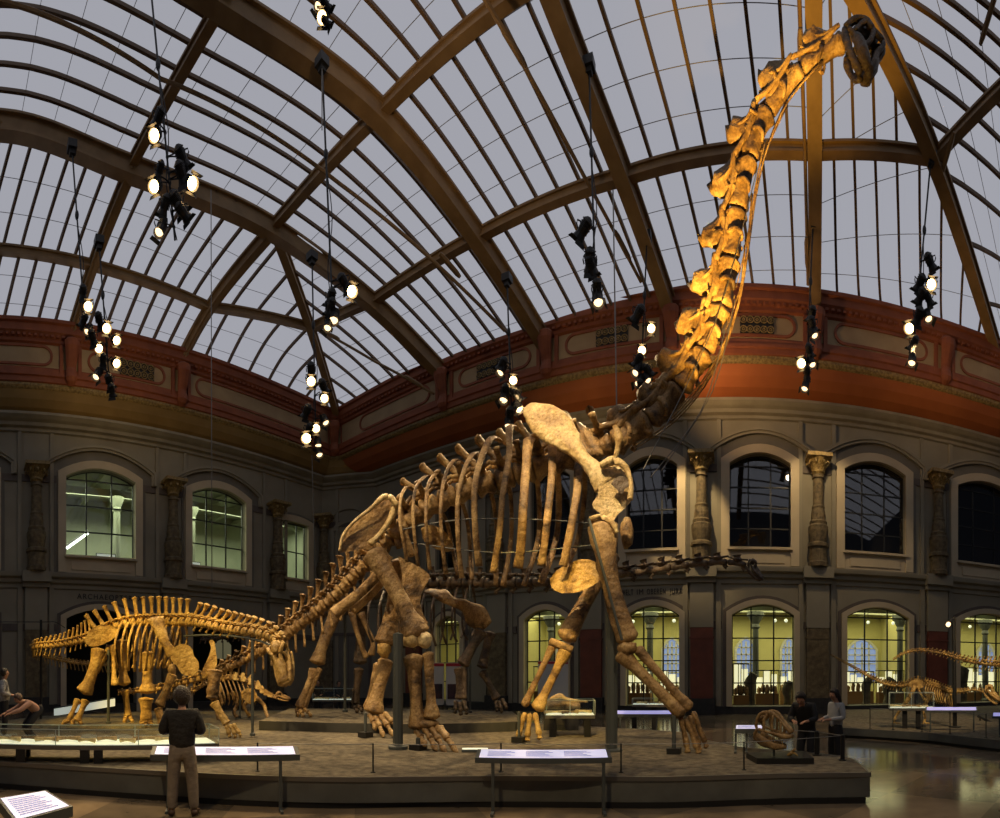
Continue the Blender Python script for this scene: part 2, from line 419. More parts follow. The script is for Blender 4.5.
for W, u, lb in [(FB, fx(490), 'round lattice vent in the frieze left of the middle scroll bracket'), (FB, fx(612), 'round lattice vent in the frieze above the skeleton shoulder'), (FB, fx(757), 'round lattice vent in the frieze just right of the lit neck'), (FL, ly(137, 24.1), 'round lattice vent in the frieze above the left wall')]:
    t = thing('frieze_vent', lb, 'vent', W.at(u, 17.5, 0))
    hw = .78 if W is FB else .95
    m2 = MB(); wbox(m2, W, u-hw, u+hw, 17.58, 18.48, .0, .05); m2.build('backing', M['black'], t)
    m3 = MB()
    for i in range(5):
        for j in range(2):
            c = W.at(u-hw+hw*.2+hw*.4*i, 17.81+.44*j, .09); rr = min(.2, hw*.19)
            ring = [c+W.u*(rr*cos(k*pi/6))+V((0,0,rr*sin(k*pi/6))) for k in range(13)]
            m3.loft(ring, .028, ref=W.n, n=5, sub=1, cap=False)
            ring = [c+W.u*(.4*rr*cos(k*pi/3))+V((0,0,.4*rr*sin(k*pi/3))) for k in range(7)]
            m3.loft(ring, .03, ref=W.n, n=5, sub=1, cap=False)
    m3.build('lattice', M['gold'], t)

# string course, bands, pilasters, columns
mb = MB(); sweep(mb, [(0,0,6.45),(0,.08,6.5),(0,.08,6.7),(0,.22,6.78),(0,.24,6.95),(0,.42,7.05),(0,.45,7.2),(0,.45,7.28),(0,0,7.32)])
struct(mb.build('trim_10', M['plaster']), 'grey string course between the two storeys', 'moulding')
mb = MB(); sweep(mb, [(0,0,0),(0,.1,0),(0,.1,.38),(0,0,.42)]); struct(mb.build('baseboard_back', M['plinth']), 'dark stone plinth along the foot of the walls', 'baseboard')
mb = MB()
def gaps(ops, u0, u1, o):
    cur = u0
    for a, b in ops: yield cur, a-o; cur = b+o
    yield cur, u1
for W, up, gr, u0, u1 in ((WB, B_up, B_gr, CH1.x, XR), (WL, L_up, L_gr, YF, CH0.y)):
    for a, b in gaps(up, u0, u1, .5): wbox(mb, W, a, b, 12.05, 12.42, 0, .07)
    for a, b in gaps(gr, u0, u1, .5): wbox(mb, W, a, b, 4.25, 4.62, 0, .07)
wbox(mb, WC, 0, cl, 12.05, 12.42, 0, .07)
struct(mb.build('trim_11', M['trimband']), 'dark grey bands at the springing of the window arches', 'moulding')
k = 0
ORD = ['first','second','third','fourth','fifth','sixth']
def pilaster(W, u, k, red=True):
    global cnum
    t = struct_root('pilaster', 'tall wall pilaster with carved column, ' + (ORD[k]+' from the left on the long wall' if W is WB else (ORD[k]+' from the left on the left wall' if W is WL else 'at the chamfered corner')), 'pilaster'); t.location = W.at(u, 0, .2)
    m1 = MB(); wbox(m1, W, u-.58, u+.58, 4.3, 6.6, 0, .3); wbox(m1, W, u-.7, u+.7, 6.5, 6.75, 0, .42); wbox(m1, W, u-.75, u+.75, 6.75, 7.3, 0, .62)
    wbox(m1, W, u-.95, u-.75, 7.3, 14.6, 0, .12); wbox(m1, W, u+.75, u+.95, 7.3, 14.6, 0, .12); wbox(m1, W, u-.95, u-.7, .4, 6.5, 0, .12); wbox(m1, W, u+.7, u+.95, .4, 6.5, 0, .12)
    m1.build('shaft_upper', M['plaster'], t)
    m1 = MB(); wbox(m1, W, u-.56, u+.56, .75, 4.35, 0, .28); wbox(m1, W, u-.6, u+.6, 3.75, 3.85, 0, .3); lab(m1.build('shaft_lower', M['pil_red'] if red else M['stonecol'], t), 'red painted lower shaft' if red else 'brown stone lower shaft')
    m1 = MB(); wbox(m1, W, u-.66, u+.66, 0, .8, 0, .4); m1.build('plinth', M['plinth'], t)
    c = W.at(u, 0, .36); zz = lambda pr: [(r_q, 7.3+(z_q-7.3)*.925) for r_q, z_q in pr]
    m1 = MB(); m1.lathe(c, zz([(.50,7.3),(.52,7.5),(.46,7.6),(.46,8.3),(.54,8.35),(.54,8.5),(.42,8.6),(.46,8.9),(.5,9.2),(.5,9.45),(.42,9.55),(.45,9.7),(.36,9.8),(.37,10.1),(.31,10.4),(.34,10.5),(.27,10.6),(.25,12.0),(.31,12.05),(.26,12.15),(.25,12.3)]), 16)
    m1.build('column_shaft', M['stonecol'], t)
    m1 = MB(); m1.lathe(c, zz([(.25,12.25),(.34,12.35),(.3,12.5),(.42,12.7),(.36,12.75),(.55,13.0),(.6,13.05)]), 16)
    for j in range(10):
        an = 2*pi*j/10; d = V((cos(an), sin(an), 0)); m1.loft([c+d*.27+V((0,0,12.02)), c+d*.4+V((0,0,12.3)), c+d*.58+V((0,0,12.44)), c+d*.6+V((0,0,12.31))], [.09,.1,.08,.03], .03, ref=V((-d.y,d.x,0)), n=6, sub=2)
    wbox(m1, W, u-.62, u+.62, 12.61, 12.78, 0, .98); m1.build('capital', M['gold'], t)
    return t
for i, u in enumerate(B_pil): pilaster(WB, u, i, i in (2,3,5,0))
for i, u in enumerate(L_pil): pilaster(WL, u, i, False)
pilaster(WC, .25, 9, False)

# windows
wn = 0
def window(W, ua, ub, zb, zs, zc, glassmat, label, flat=False, rows=5, surround=True, frame=True):
    global wn
    wn += 1
    t = struct_root('window_%d' % wn, label, 'window'); t.location = W.at((ua+ub)/2, zb, 0)
    if surround:
        o1, o2 = (.42, .62) if zb > 5 else (.28, .45)
        m1 = MB(); band(m1, W, ua, ub, zb, zs, zc, .0, o1, .2, zfoot=zb-.9 if zb > 5 else .4); m1.build('surround', M['cream'], t)
        m1 = MB(); band(m1, W, ua, ub, zb, zs, zc, o1, o2, .06, zfoot=zb-.9 if zb > 5 else .4); m1.build('inner_moulding', M['recess'] if zb > 5 else M['trimband'], t)
        if not flat and zb > 5:
            m1 = MB(); band(m1, W, ua, ub, zb, zs, zc, .95, 1.25, .2, zfoot=zs-.05); band(m1, W, ua, ub, zb, zs, zc, 1.08, 1.2, .27, .2, zfoot=zs-.05); m1.build('hood_mould', M['plaster'], t)
            m1 = MB(); band(m1, W, ua, ub, zb, zs, zc, .62, .95, .035, zfoot=zs-.05); m1.build('hood_recess', M['recess'], t)
        if zb > 5:
            m1 = MB(); wbox(m1, W, ua-.1, ub+.1, zb-.12, zb, 0, .3); wbox(m1, W, ua, ub, 7.3, zb-.12, 0, .1); m1.build('sill', M['cream'], t)
            m1 = MB(); wbox(m1, W, ua+.3, ub-.3, 7.5, zb-.3, 0, .15); m1.build('sill_panel', M['cream'], t)
    a = arch(ua, ub, zs, zc)
    if frame:
        m1 = MB()
        for fr_ in (.0, .31, .68, 1.0):
            u = ua+(ub-ua)*fr_; tt = -1+2*fr_; zt = zs+(zc-zs)*(1-tt*tt)
            wbox(m1, W, u-.035, u+.035, zb, zt, -.34, -.26)
        for j in range(rows):
            z = zb+(zs-zb)*j/(rows-1); wbox(m1, W, ua, ub, z-.03, z+.03, -.34, -.26)
        m1.loft([W.at(p[0], p[1], -.3) for p in a], .05, ref=W.n, n=4, sub=1)
        m1.build('frame', M['mull'], t)
    m1 = MB(); pts = [W.at(ua, zb, -.3), W.at(ub, zb, -.3)]+[W.at(p[0], p[1], -.3) for p in a[::-1]]
    m1.poly(pts); m1.build('pane', glassmat, t)
    return t
ordn = ['beside the corner', 'behind the ribs', 'behind the front leg', 'right of the neck shadow', 'second from the right edge', 'cut by the right edge']
for (a, b), o_ in zip(B_up, ordn): window(WB, a, b, *UPZ, M['glassdark'], 'tall dark arched upper window of the long wall, '+o_)
for (a, b), o_ in zip(B_gr, ordn): window(WB, a, b, *GRZ, M['glass'], 'lit yellow arched ground floor window of the long wall, '+o_)
ordl = ['at the left edge', 'above the smaller skeleton rump', 'above the smaller skeleton neck']
for (a, b), o_ in zip(L_up[:3], ordl): window(WL, a, b, *UPZ, M['glass'], 'pale green lit upper window of the left wall, '+o_, rows=4)
window(WL, *L_up[3], 8.26, 11.9, 11.95, M['glass'], 'small narrow lit upper window next to the corner', flat=True, rows=3)
# doorways of the left wall (dark openings)
for i, (a, b) in enumerate(L_gr):
    t = struct_root('door_%d' % (i+1), 'dark arched doorway in the left wall, '+ordl[i], 'doorway'); t.location = WL.at((a+b)/2, 0, 0)
    m1 = MB(); band(m1, WL, a, b, 0, *GRZ[1:], 0, .3, .14, zfoot=0); m1.build('surround', M['cream'], t)
    m1 = MB(); band(m1, WL, a, b, 0, *GRZ[1:], .3, .46, .08, zfoot=0); m1.build('outer_moulding', M['trimband'], t)
# panelled door of the corner
t = struct_root('door_4', 'large grey panelled door in the corner', 'door'); t.location = WC.at(cl/2, 0, 0)
m1 = MB(); wbox(m1, WC, .55, cl-.5, 0, 4.6, 0, .08); m1.build('leaf', M['recess'], t)
m1 = MB(); wbox(m1, WC, .35, .55, 0, 4.8, 0, .14); wbox(m1, WC, cl-.5, cl-.3, 0, 4.8, 0, .14); wbox(m1, WC, .35, cl-.3, 4.6, 4.8, 0, .14); wbox(m1, WC, cl/2-.02, cl/2+.02, 0, 4.6, .08, .1); m1.build('frame', M['trimband'], t)

# lettering over the arches
def letters(text, W, u, z, h, label, width):
    t = thing('painted_lettering', label, 'lettering', W.at(u, z, 0)); words = text.split(' '); n = len(text); cur = 0
    for wd in words:
        w_ = width*len(wd)/n; letter_word(wd, W, u-width/2+width*(cur+len(wd)/2)/n, z, h, w_*(.96 if len(words) > 1 else 1), t); cur += len(wd)+1
def letter_word(text, W, u, z, h, width, root):
    cu = bpy.data.curves.new('lettering', 'FONT'); cu.body = text; cu.size = h; cu.extrude = .02; cu.align_x = 'CENTER'; cu.space_character = 1.25
    tmp = bpy.data.objects.new('lettering_tmp', cu); COL.objects.link(tmp)
    bpy.context.view_layer.update(); dg = bpy.context.evaluated_depsgraph_get()
    me = bpy.data.meshes.new_from_object(tmp.evaluated_get(dg)); bpy.data.objects.remove(tmp)
    xs = [v.co.x for v in me.vertices]; sx = width/(max(xs)-min(xs))
    for v in me.vertices:
        x, y, zz = v.co; v.co = W.u*(x*sx)+V((0,0,y))+W.n*(zz+.03)
    me.materials.clear(); me.materials.append(M['letters']); off = W.at(u, z, 0)-V(root.location)
    for v in me.vertices: v.co = v.co+off
    o = bpy.data.objects.new('word', me); COL.objects.link(o); o.parent = root
letters('WELT IM OBEREN JURA', WB, bx(651.5), 6.02, .4, 'black lettering WELT IM OBEREN JURA above a lit ground floor arch', bx(682)-bx(620))
letters('ARCHAEOPTERYX', WL, (ly(77)+ly(142))/2, 6.0, .4, 'black lettering beginning ARCHAEO on the dim left wall', ly(142)-ly(77))

# ---------------------------------------------------------------- rooms behind the walls
GY0, GY1 = YB+.45, 32.0
r_ = struct_root('room_gallery', 'yellow lit exhibition gallery behind the ground floor windows', 'room')
m1 = MB(); gx0, gx1 = -23.5, 24.0
m1.quad((gx0,GY1,0),(gx1,GY1,0),(gx1,GY1,6.2),(gx0,GY1,6.2)); m1.quad((gx0,GY0,0),(gx0,GY1,0),(gx0,GY1,6.2),(gx0,GY0,6.2)); m1.quad((gx1,GY0,0),(gx1,GY1,0),(gx1,GY1,6.2),(gx1,GY0,6.2))
for x_ in (-13.3, -7.3, 10.2): m1.box((x_, 30.2, 3.1), .3, 3.6, 6.2)
m1.build('back_wall', M['room'], r_)
m1 = MB(); m1.quad((gx0,GY0,.02),(gx1,GY0,.02),(gx1,GY1,.02),(gx0,GY1,.02)); m1.build('gallery_floor', mat('gallery_floor', (.20,.13,.06), (.13,.08,.04), 2, .4), r_)
m1 = MB(); m1.quad((gx0,GY0,6.2),(gx1,GY0,6.2),(gx1,GY1,6.2),(gx0,GY1,6.2))
for x_ in [gx0+1.2+i*2.2 for i in range(21)]: m1.box((x_, (GY0+GY1)/2, 6.05), .3, GY1-GY0, .3)
m1.box(((gx0+gx1)/2, 28.3, 5.85), gx1-gx0, .35, .5); m1.build('gallery_ceiling', M['roomgreen'], r_)
for px_ in (551, 650, 755.5, 900, 985):
    x_ = 28.0*tan(az(px_)); m1 = MB(); m1.lathe((x_,28.0,0), [(.3,0),(.3,.3),(.2,.4),(.18,4.6),(.26,4.7),(.2,4.9),(.5,5.4),(.5,5.6)], 12); struct(m1.build('iron_column', M['steel']), 'dark iron column inside the lit gallery', 'column')
gw = 0
M['globe'] = emis('globe_glow', (.95,1,.75), .8)
for px_, hw_ in ((560,.55),(672,.55),(746,.6),(789,.45),(862,.98),(986,.65)):
    x_ = 31.9*tan(az(px_)); t = struct_root('window_%d' % (40+gw), 'blue dusk window in the back of the lit gallery', 'window'); t.location = (x_, 31.9, 1.6); gw += 1
    Wg = Wall((0,31.95,0),(1,0,0)); m1 = MB(); a = arch(x_-hw_, x_+hw_, 3.6, 4.3); m1.poly([Wg.at(x_-hw_,1.5), Wg.at(x_+hw_,1.5)]+[Wg.at(*p) for p in a[::-1]]); m1.build('pane', M['bluepane'], t)
    m1 = MB(); band(m1, Wg, x_-hw_, x_+hw_, 1.5, 3.6, 4.3, 0, .16, .1)
    for f_ in (.25,.5,.75): wbox(m1, Wg, x_-hw_+2*hw_*f_-.05, x_-hw_+2*hw_*f_+.05, 1.5, 4.15, 0, .08)
    for z_ in (2.1,2.7,3.3,3.75): wbox(m1, Wg, x_-hw_, x_+hw_, z_-.04, z_+.04, 0, .08)
    m1.build('frame', M['white'], t)
# lamps of the gallery: glowing globes and area light
for i, px_ in enumerate((559, 605, 633, 674, 700, 775, 786, 868, 893, 970)):
    x_ = 27.0*tan(az(px_)); gl = ['left globe lamp in the window between the forelegs','right globe lamp by the window between the forelegs','left globe lamp in the window behind the near foreleg','right globe lamp in the window behind the near foreleg','globe lamp behind the pilaster left of the skull window','left of the two globe lamps in the window above the open jawed skull','right of the two globe lamps in the window above the open jawed skull','left globe lamp in the window behind the small runner','right globe lamp in the window behind the small runner','globe lamp in the rightmost ground floor window']
    t = thing('globe_lamp', 'small white '+gl[i], 'lamp', (x_,27.0,5.1), 'globe lamps in the gallery')
    m1 = MB(); m1.blob((x_,27,5.0), .1,.1,.1); m1.build('globe', M['globe'], t, True); m1 = MB(); m1.tube((x_,27,5.1),(x_,27,6.1),.02); m1.build('stem', M['black'], t)
def area(name, loc, rot, sx, sy, e, col):
    l = bpy.data.lights.new(name, 'AREA'); l.shape = 'RECTANGLE'; l.size = sx; l.size_y = sy; l.energy = e; l.color = col
    o = bpy.data.objects.new(name, l); COL.objects.link(o); o.location = loc; o.rotation_euler = rot; return o
area('gallery_light', (0,28.5,5.7), (0,0,0), 40, 4, 1500, (1,.92,.46))
# glowing show cases and dark slabs in the gallery
def showcase(px_, y_, w_, h_, z0, label):
    x_ = y_*tan(az(px_)); t = thing('lit_showcase', label, 'showcase', (x_,y_,0), 'lit showcases in the gallery')
    m1 = MB(); m1.box((x_,y_,z0/2), w_, .7, z0); m1.build('base', mat('case_base_wood', (.24,.13,.05), None, rough=.5), t)
    m1 = MB()
    nb_ = max(1, int(w_/.42))
    for q_ in range(nb_):
        hh = h_*(.98-.28*((q_*7+int(px_)) % 3)/2); m1.box((x_+(q_+.5-nb_/2)*w_*.96/nb_, y_+.25, z0+hh/2), w_*.8/nb_, .06, hh)
    m1.build('light_panel', M['caselight_b'], t)
    m1 = MB()
    for s_ in (-.5,-.17,.17,.5): m1.box((x_+s_*w_, y_-.3, z0+h_/2), .04, .04, h_)
    m1.box((x_,y_,z0+h_), w_+.04, .74, .06); m1.build('frame', M['mull'], t)
    m1 = MB()
    for j in range(5):
        m1.blob((x_+(j-2)*w_*.18, y_, z0+.18+.1*(j % 2)), .13, .12, .2+.08*(j % 3), rough=.5)
    m1.build('exhibit', M['bone'], t, True)
M['caselight_b'] = emis('showcase_glow', (1.0,.95,.58), .95)
for a_ in ((548,27.2,1.6,1.5,.95,'glowing showcase seen between the front legs, left one'), (566,26.6,.9,1.8,.8,'glowing showcase seen between the front legs, right one'),
    (638,26.4,1.5,1.4,.95,'glowing showcase in the window behind the front leg'), (672,28.5,1.6,1.3,.9,'glowing showcase under the blue window behind the front leg'),
    (741,26.2,.85,1.7,.85,'tall glowing showcase at the left of the window above the skull'), (767,27.4,1.3,1.3,.9,'glowing showcase in the middle of the window above the skull'), (788,29.4,1.0,1.2,1.0,'glowing showcase at the right of the window above the skull'),
    (858,28.5,1.8,1.2,.95,'glowing showcase below the large blue window'), (890,28,1.6,1.3,.9,'glowing showcase behind the small skeleton hips'), (980,28.5,2.6,1.6,.8,'glowing showcase in the rightmost window')):
    showcase(*a_)
for px_, y_, h_, w_, lb in ((751,26.4,2.0,.55,'dark upright stone slab left of the pair of visitors'), (788,26.3,1.55,.5,'brown curved stone slab above the bending visitor'), (867,26.2,1.75,.5,'dark hooked stone slab behind the glass'), (962,26.5,2.4,.9,'dark tall stone slab in the rightmost window'), (890,26.6,1.7,.8,'dark stone block behind the small skeleton')):
    x_ = y_*tan(az(px_)); m1 = MB(); m1.loft([(x_-.1,y_,.02),(x_,y_,h_*.4),(x_-.05,y_,h_*.75),(x_+.18,y_,h_)], [w_*.45,w_*.42,w_*.55,w_*.4], [.2,.18,.16,.14], ref=(1,0,0), n=10, sub=4, rough=.25)
    tag(m1.build('stone_slab', mat('slab_stone', (.16,.14,.10), (.08,.07,.05), 4, .8, bump=.5), None, True), lb, 'fossil slab')
# dark upper gallery behind the long wall
m1 = MB()
for q in (((gx0,YB+.45,7.2),(gx1,YB+.45,7.2),(gx1,29,7.2),(gx0,29,7.2)), ((gx0,29,7.2),(gx1,29,7.2),(gx1,29,15),(gx0,29,15)), ((gx0,YB+.45,14),(gx1,YB+.45,14),(gx1,29,15),(gx0,29,15)), ((gx0,YB+.45,7.2),(gx0,29,7.2),(gx0,29,15),(gx0,YB+.45,14)), ((gx1,YB+.45,7.2),(gx1,29,7.2),(gx1,29,15),(gx1,YB+.45,14))): m1.quad(*q)
struct(m1.build('wall_upper_gallery', M['dark']), 'unlit upper gallery behind the dark windows', 'wall')
# lit upper room behind the left wall
r_ = struct_root('room_upper_left', 'pale lit office room behind the left upper windows', 'room')
x0, x1 = XL-.45, XL-9.0; y0, y1 = -6.0, 23.5
m1 = MB(); m1.quad((x1,y0,7.2),(x1,y1,7.2),(x1,y1,14.6),(x1,y0,14.6)); m1.quad((x0,y1,7.2),(x1,y1,7.2),(x1,y1,14.6),(x0,y1,14.6)); m1.quad((x0,y0,7.2),(x1,y0,7.2),(x1,y0,14.6),(x0,y0,14.6)); m1.build('office_wall', M['roomgreen'], r_)
m1 = MB(); m1.quad((x0,y0,7.25),(x1,y0,7.25),(x1,y1,7.25),(x0,y1,7.25)); m1.build('office_floor', M['dark'], r_)
m1 = MB(); m1.quad((x0,y0,13.8),(x0,y1,13.8),(x1,y1,14.6),(x1,y0,14.6))
for k in range(14): m1.loft([(x0,y0+1+k*2.1,13.5),(-29,y0+1+k*2.1,13.9),(x1,y0+1+k*2.1,14.3)], .16, .2, n=4, sub=2, sq=True)
m1.box((-29.5,(y0+y1)/2,13.4),.4,y1-y0,.5); m1.build('office_ceiling', M['roomgreen'], r_)
for y_ in (8.9, 14.2, 20.5):
    m1 = MB(); m1.lathe((-29.5,y_,0), [(.3,7.25),(.24,7.6),(.22,12.3),(.3,12.4),(.24,12.6),(.5,13.2)], 12); struct(m1.build('office_column', M['roomgreen']), 'pale round column inside the upper left room', 'column')
t = thing('tube_lamp', 'bright slanting tube lamp seen through the first left window', 'lamp', (-28,6.0,9.8)); m1 = MB(); m1.loft([P(67,548,27.8),P(88,533,29)], .08, .06, n=6, sub=1); m1.build('tube', M['tube'], t); m1 = MB(); m1.loft([P(67,548,27.8)+V((0,0,.12)),P(88,533,29)+V((0,0,.12))], .13, .03, n=4, sub=1); m1.build('housing', M['white'], t)
for y_, lb in ((7.6,'pale glowing screen on a desk in the first left window'), (13.2,'pale glowing screen on a desk in the second left window')):
    t = thing('desk_screen', lb, 'screen', (-27.4,y_,8.3)); m1 = MB(); m1.box((-27.4,y_,8.75),.06,1.1,.6); m1.build('display', M['caselight'], t); m1 = MB(); m1.box((-27.45,y_,8.75),.05,1.2,.7); m1.box((-27.4,y_,8.38),.3,.4,.12); m1.build('stand', M['black'], t)
    t = thing('office_desk', lb.replace('pale glowing screen on a desk', 'dark office desk under the screen'), 'desk', (-27.4,y_,7.25)); m1 = MB(); m1.box((-27.4,y_,8.26),1.0,2.6,.08); m1.build('desk_top', M['plinth'], t)
    for a_, b_ in ((-.45,-1.2),(.45,-1.2),(-.45,1.2),(.45,1.2)): m1 = MB(); m1.box((-27.4+a_,y_+b_,7.74),.07,.07,.98); m1.build('leg', M['black'], t)
area('office_light', (-29.3,9,13.2), (0,0,0), 3, 26, 1250, (.9,1,.68))
# dark ground room behind the doorways
m1 = MB()
for q in (((x0-5,y0,0),(x0-5,y1,0),(x0-5,y1,7),(x0-5,y0,7)), ((x0,y0,7),(x0,y1,7),(x0-5,y1,7),(x0-5,y0,7)), ((x0,y1,0),(x0-5,y1,0),(x0-5,y1,7),(x0,y1,7)), ((x0,y0,0),(x0-5,y0,0),(x0-5,y0,7),(x0,y0,7))): m1.quad(*q)
struct(m1.build('wall_dark_room', M['dark']), 'dark room behind the arched doorways', 'wall')
Wd = Wall((XL-5.3,0,0),(0,1,0)); t = struct_root('window_50', 'small dim yellow window deep in the dark doorway', 'window'); t.location = (XL-5.3,17,4)
a = arch(16.4,17.8,4.1,4.5); m1 = MB(); m1.poly([Wd.at(16.4,3.1), Wd.at(17.8,3.1)]+[Wd.at(*p) for p in a[::-1]]); m1.build('pane', emis('dim_pane', (.55,.5,.28), .16), t); m1 = MB(); wbox(m1, Wd, 17.07,17.13,3.1,4.4,0,.05); m1.build('frame', M['mull'], t)

# ---------------------------------------------------------------- glass roof
def RN(px, py, d): r = d/cos(az(px)); return V((d*tan(az(px)), d, CZ+(HY-py)/F*r))
AB = [RN(445,366,22.2), RN(374,294,18.2), RN(274,219,13.8), V((-20.3,6.8,24.9)), V((-20.7,1,26.1)), V((-20.9,-6,25.6)), V((-21,-14,23))]
AA = [RN(545,332,22.2), RN(480,228,18.2), RN(382,102,13.8), RN(225,-12,8.2), V((-15.1,1.5,26.6)), V((-15.3,-6,25.8)), V((-15.5,-14,23))]
AC = [RN(672,301,22.2), RN(626,168,18.2), V((-5.6,13.8,23.9)), V((-6.6,7.4,25.7)), V((-7.1,1.5,26.6)), V((-7.3,-6,25.8)), V((-7.5,-14,23))]
AD = [RN(815,292,22.2), RN(815,143,18.2), V((2.3,13.8,24.0)), V((1.4,7.4,25.7)), V((1,1.5,26.6)), V((.8,-6,25.8)), V((.6,-14,23))]
HIPL = [V((-23.75,22.2,19.6)), V((-21.55,18.0,22.4)), AB[2]]
HIPR = [RN(996,338,22.2), RN(941,164,17.4), RN(869,0,14.9), AD[2]]
SUB = 8
cA, cB, cC, cD = (crom(a, SUB) for a in (AA, AB, AC, AD))
def samp(c, t):
    x = max(0, min(len(c)-1.0001, t*(len(c)-1))); i = int(x); return c[i].lerp(c[i+1], x-i)
roof = struct_root('ceiling', 'arched glass roof of frosted panes between brown iron ribs', 'ceiling')
bars = MB(); joints = MB()
def patch(fn, nb, nj, nv=16, nu=None, name='glass_pane_field', jr=None):
    m1 = MB(); nu = nu or nb
    for i in range(nu):
        for j in range(nv):
            m1.quad(fn(i/nu,j/nv), fn((i+1)/nu,j/nv), fn((i+1)/nu,(j+1)/nv), fn(i/nu,(j+1)/nv))
    m1.build(name, M['sky'], roof, True)
    for i in range(1, nb):
        pts = [fn(i/nb, j/nv)-V((0,0,.06)) for j in range(nv+1)]
        if sum(((pts[k+1]-pts[k]).length for k in range(nv))) > .4: bars.loft(pts, .075, .055, n=4, sub=1, sq=True)
    if jr is not None:
        A_, B_, nq = jr
        for j in range(1, nq):
            a_, b_ = samp(A_, j/nq), samp(B_, j/nq)
            joints.loft([a_.lerp(b_, k_/6)-V((0,0,.06)) for k_ in range(7)], .0065, .01, n=4, sub=1, sq=True)
    for j in range(1, nj):
        joints.loft([fn(i/nu, j/nj)-V((0,0,.03)) for i in range(nu+1)], .0065, .01, n=4, sub=1, sq=True)
def between(c1, c2, t0=0.0, t1=1.0):
    return lambda u, v: samp(c1, t0+(t1-t0)*v).lerp(samp(c2, t0+(t1-t0)*v), u)
patch(between(cB, cA), 7, 25, 36); patch(between(cA, cC), 7, 25, 36); patch(between(cC, cD), 7, 25, 36)
hl = crom(HIPL, 8); hr = crom(HIPR, 6)
bA = crom(AB[:3], 8); bD = crom(AD[:3], 8)
def ruled(A, B, bulge):
    def fn(u, v):
        a, b = samp(A, u), samp(B, u); return a.lerp(b, v)+V((0,0,1))*bulge*4*v*(1-v)*min(1, (a-b).length/9)
    return fn
eL = [HIPL[0].lerp(AB[0], k/8) for k in range(9)]
def bulged(A, B, ref):   # last bar must coincide with the arch: blend the straight ruling into the arch shape
    def fn(u, v):
        a, b = samp(A, u), samp(B, u); p = a.lerp(b, v); q = samp(ref, v); s0 = ref[0].lerp(ref[-1], v); return p+(q-s0)*u
    return fn
patch(bulged(eL, hl, crom(AB[:3],8)), 8, 1, 14, jr=(crom(AB[:3],8), hl, 9))
eR = [HIPR[0].lerp(AD[0], k/8) for k in range(9)]
patch(bulged(eR, hr, bD), 9, 1, 14, jr=(bD, hr, 9))
LE = lambda y: V((-24.1, y, 19.6))
rib2 = crom([LE(10.9), V((-22.5,12.2,22.3)), AB[2]], 6); rib3 = crom([LE(4.8), V((-22.6,5.8,22.7)), AB[3]], 6); rib4 = crom([LE(-1.2), V((-22.8,-.2,23.2)), AB[4]], 6); rib5 = crom([LE(-8), V((-22.9,-7,23.2)), AB[5]], 6)
eLL = [HIPL[0].lerp(LE(10.9), k/8) for k in range(9)]
patch(bulged(eLL, hl, rib2), 8, 1, 12, jr=(rib2, hl, 7))
patch(between(rib2, rib3), 7, 7, 12); patch(between(rib3, rib4), 7, 7, 12); patch(between(rib4, rib5), 7, 7, 12)
# right hip
RE = [V((19,22.2,19.5)), V((19,15,19.6)), V((18,9,19.8)), V((17.5,4,20))]; re_ = crom(RE, 6)
hr2 = hr+crom(AD[2:], SUB)[1:]
re2 = crom([V((19,22.2,19.5)), V((19,15,19.6)), V((18.5,8,19.8)), V((18,0,20)), V((18,-14,20))], 8)
patch(ruled(hr2, re2, 1.0), 26, 10, 12, 26)
bars.build('glazing_bar', M['bar'], roof); joints.build('pane_joint', M['joint'], roof)
def beam(pts, w_, d_, name='arch_rib', drop=.1):
    m1 = MB(); pts = [p-V((0,0,drop)) for p in pts]
    m1.loft([p-V((0,0,d_*.5)) for p in pts], d_*.5, w_*.28, n=4, sub=1, sq=True)
    m1.loft([p-V((0,0,d_)) for p in pts], .05, w_*.5, n=4, sub=1, sq=True); m1.loft([p-V((0,0,.06)) for p in pts], .05, w_*.5, n=4, sub=1, sq=True)
    return m1.build(name, M['beam'], roof)
for c in (cA, cB, cC, cD): beam(c, .55, .85)
beam(hl, .42, .55, 'hip_rafter'); beam(hr, .5, .7, 'hip_rafter')
for r in (rib2, rib3, rib4, rib5): beam(r, .42, .6, 'hip_rib')
def purlin(k, w_=.34, d_=.42):
    A = [c[k*SUB] for c in (cB, cA, cC, cD)]; pts = []
    return A
for k in (1, 2, 3):
    pts = purlin(k)
    if k == 1:
        pts = [samp(hl, .5)]+pts+[samp(hr, .36)]
    p2 = []
    for i in range(len(pts)-1):
        for j in range(6): p2.append(pts[i].lerp(pts[i+1], j/6))
    beam(p2+[pts[-1]], .36, .42, 'purlin', .06)
beam([samp(hl,.5), samp(rib2,.42), samp(rib3,.42), samp(rib4,.42), samp(rib5,.42)], .32, .36, 'purlin', .04)
beam([samp(hr,.36)+V((.0,0,0)), V((10.3,12.8,24.0)), V((10,6,25))], .32, .36, 'purlin', .05)
# wall plate where the glass meets the frieze
beam([V((-24.1,-9,19.7)), V((-24.1,21.7,19.72)), V((-23.7,22.2,19.75)), V((19,22.2,19.75))], .3, .2, 'eaves_beam', 0)
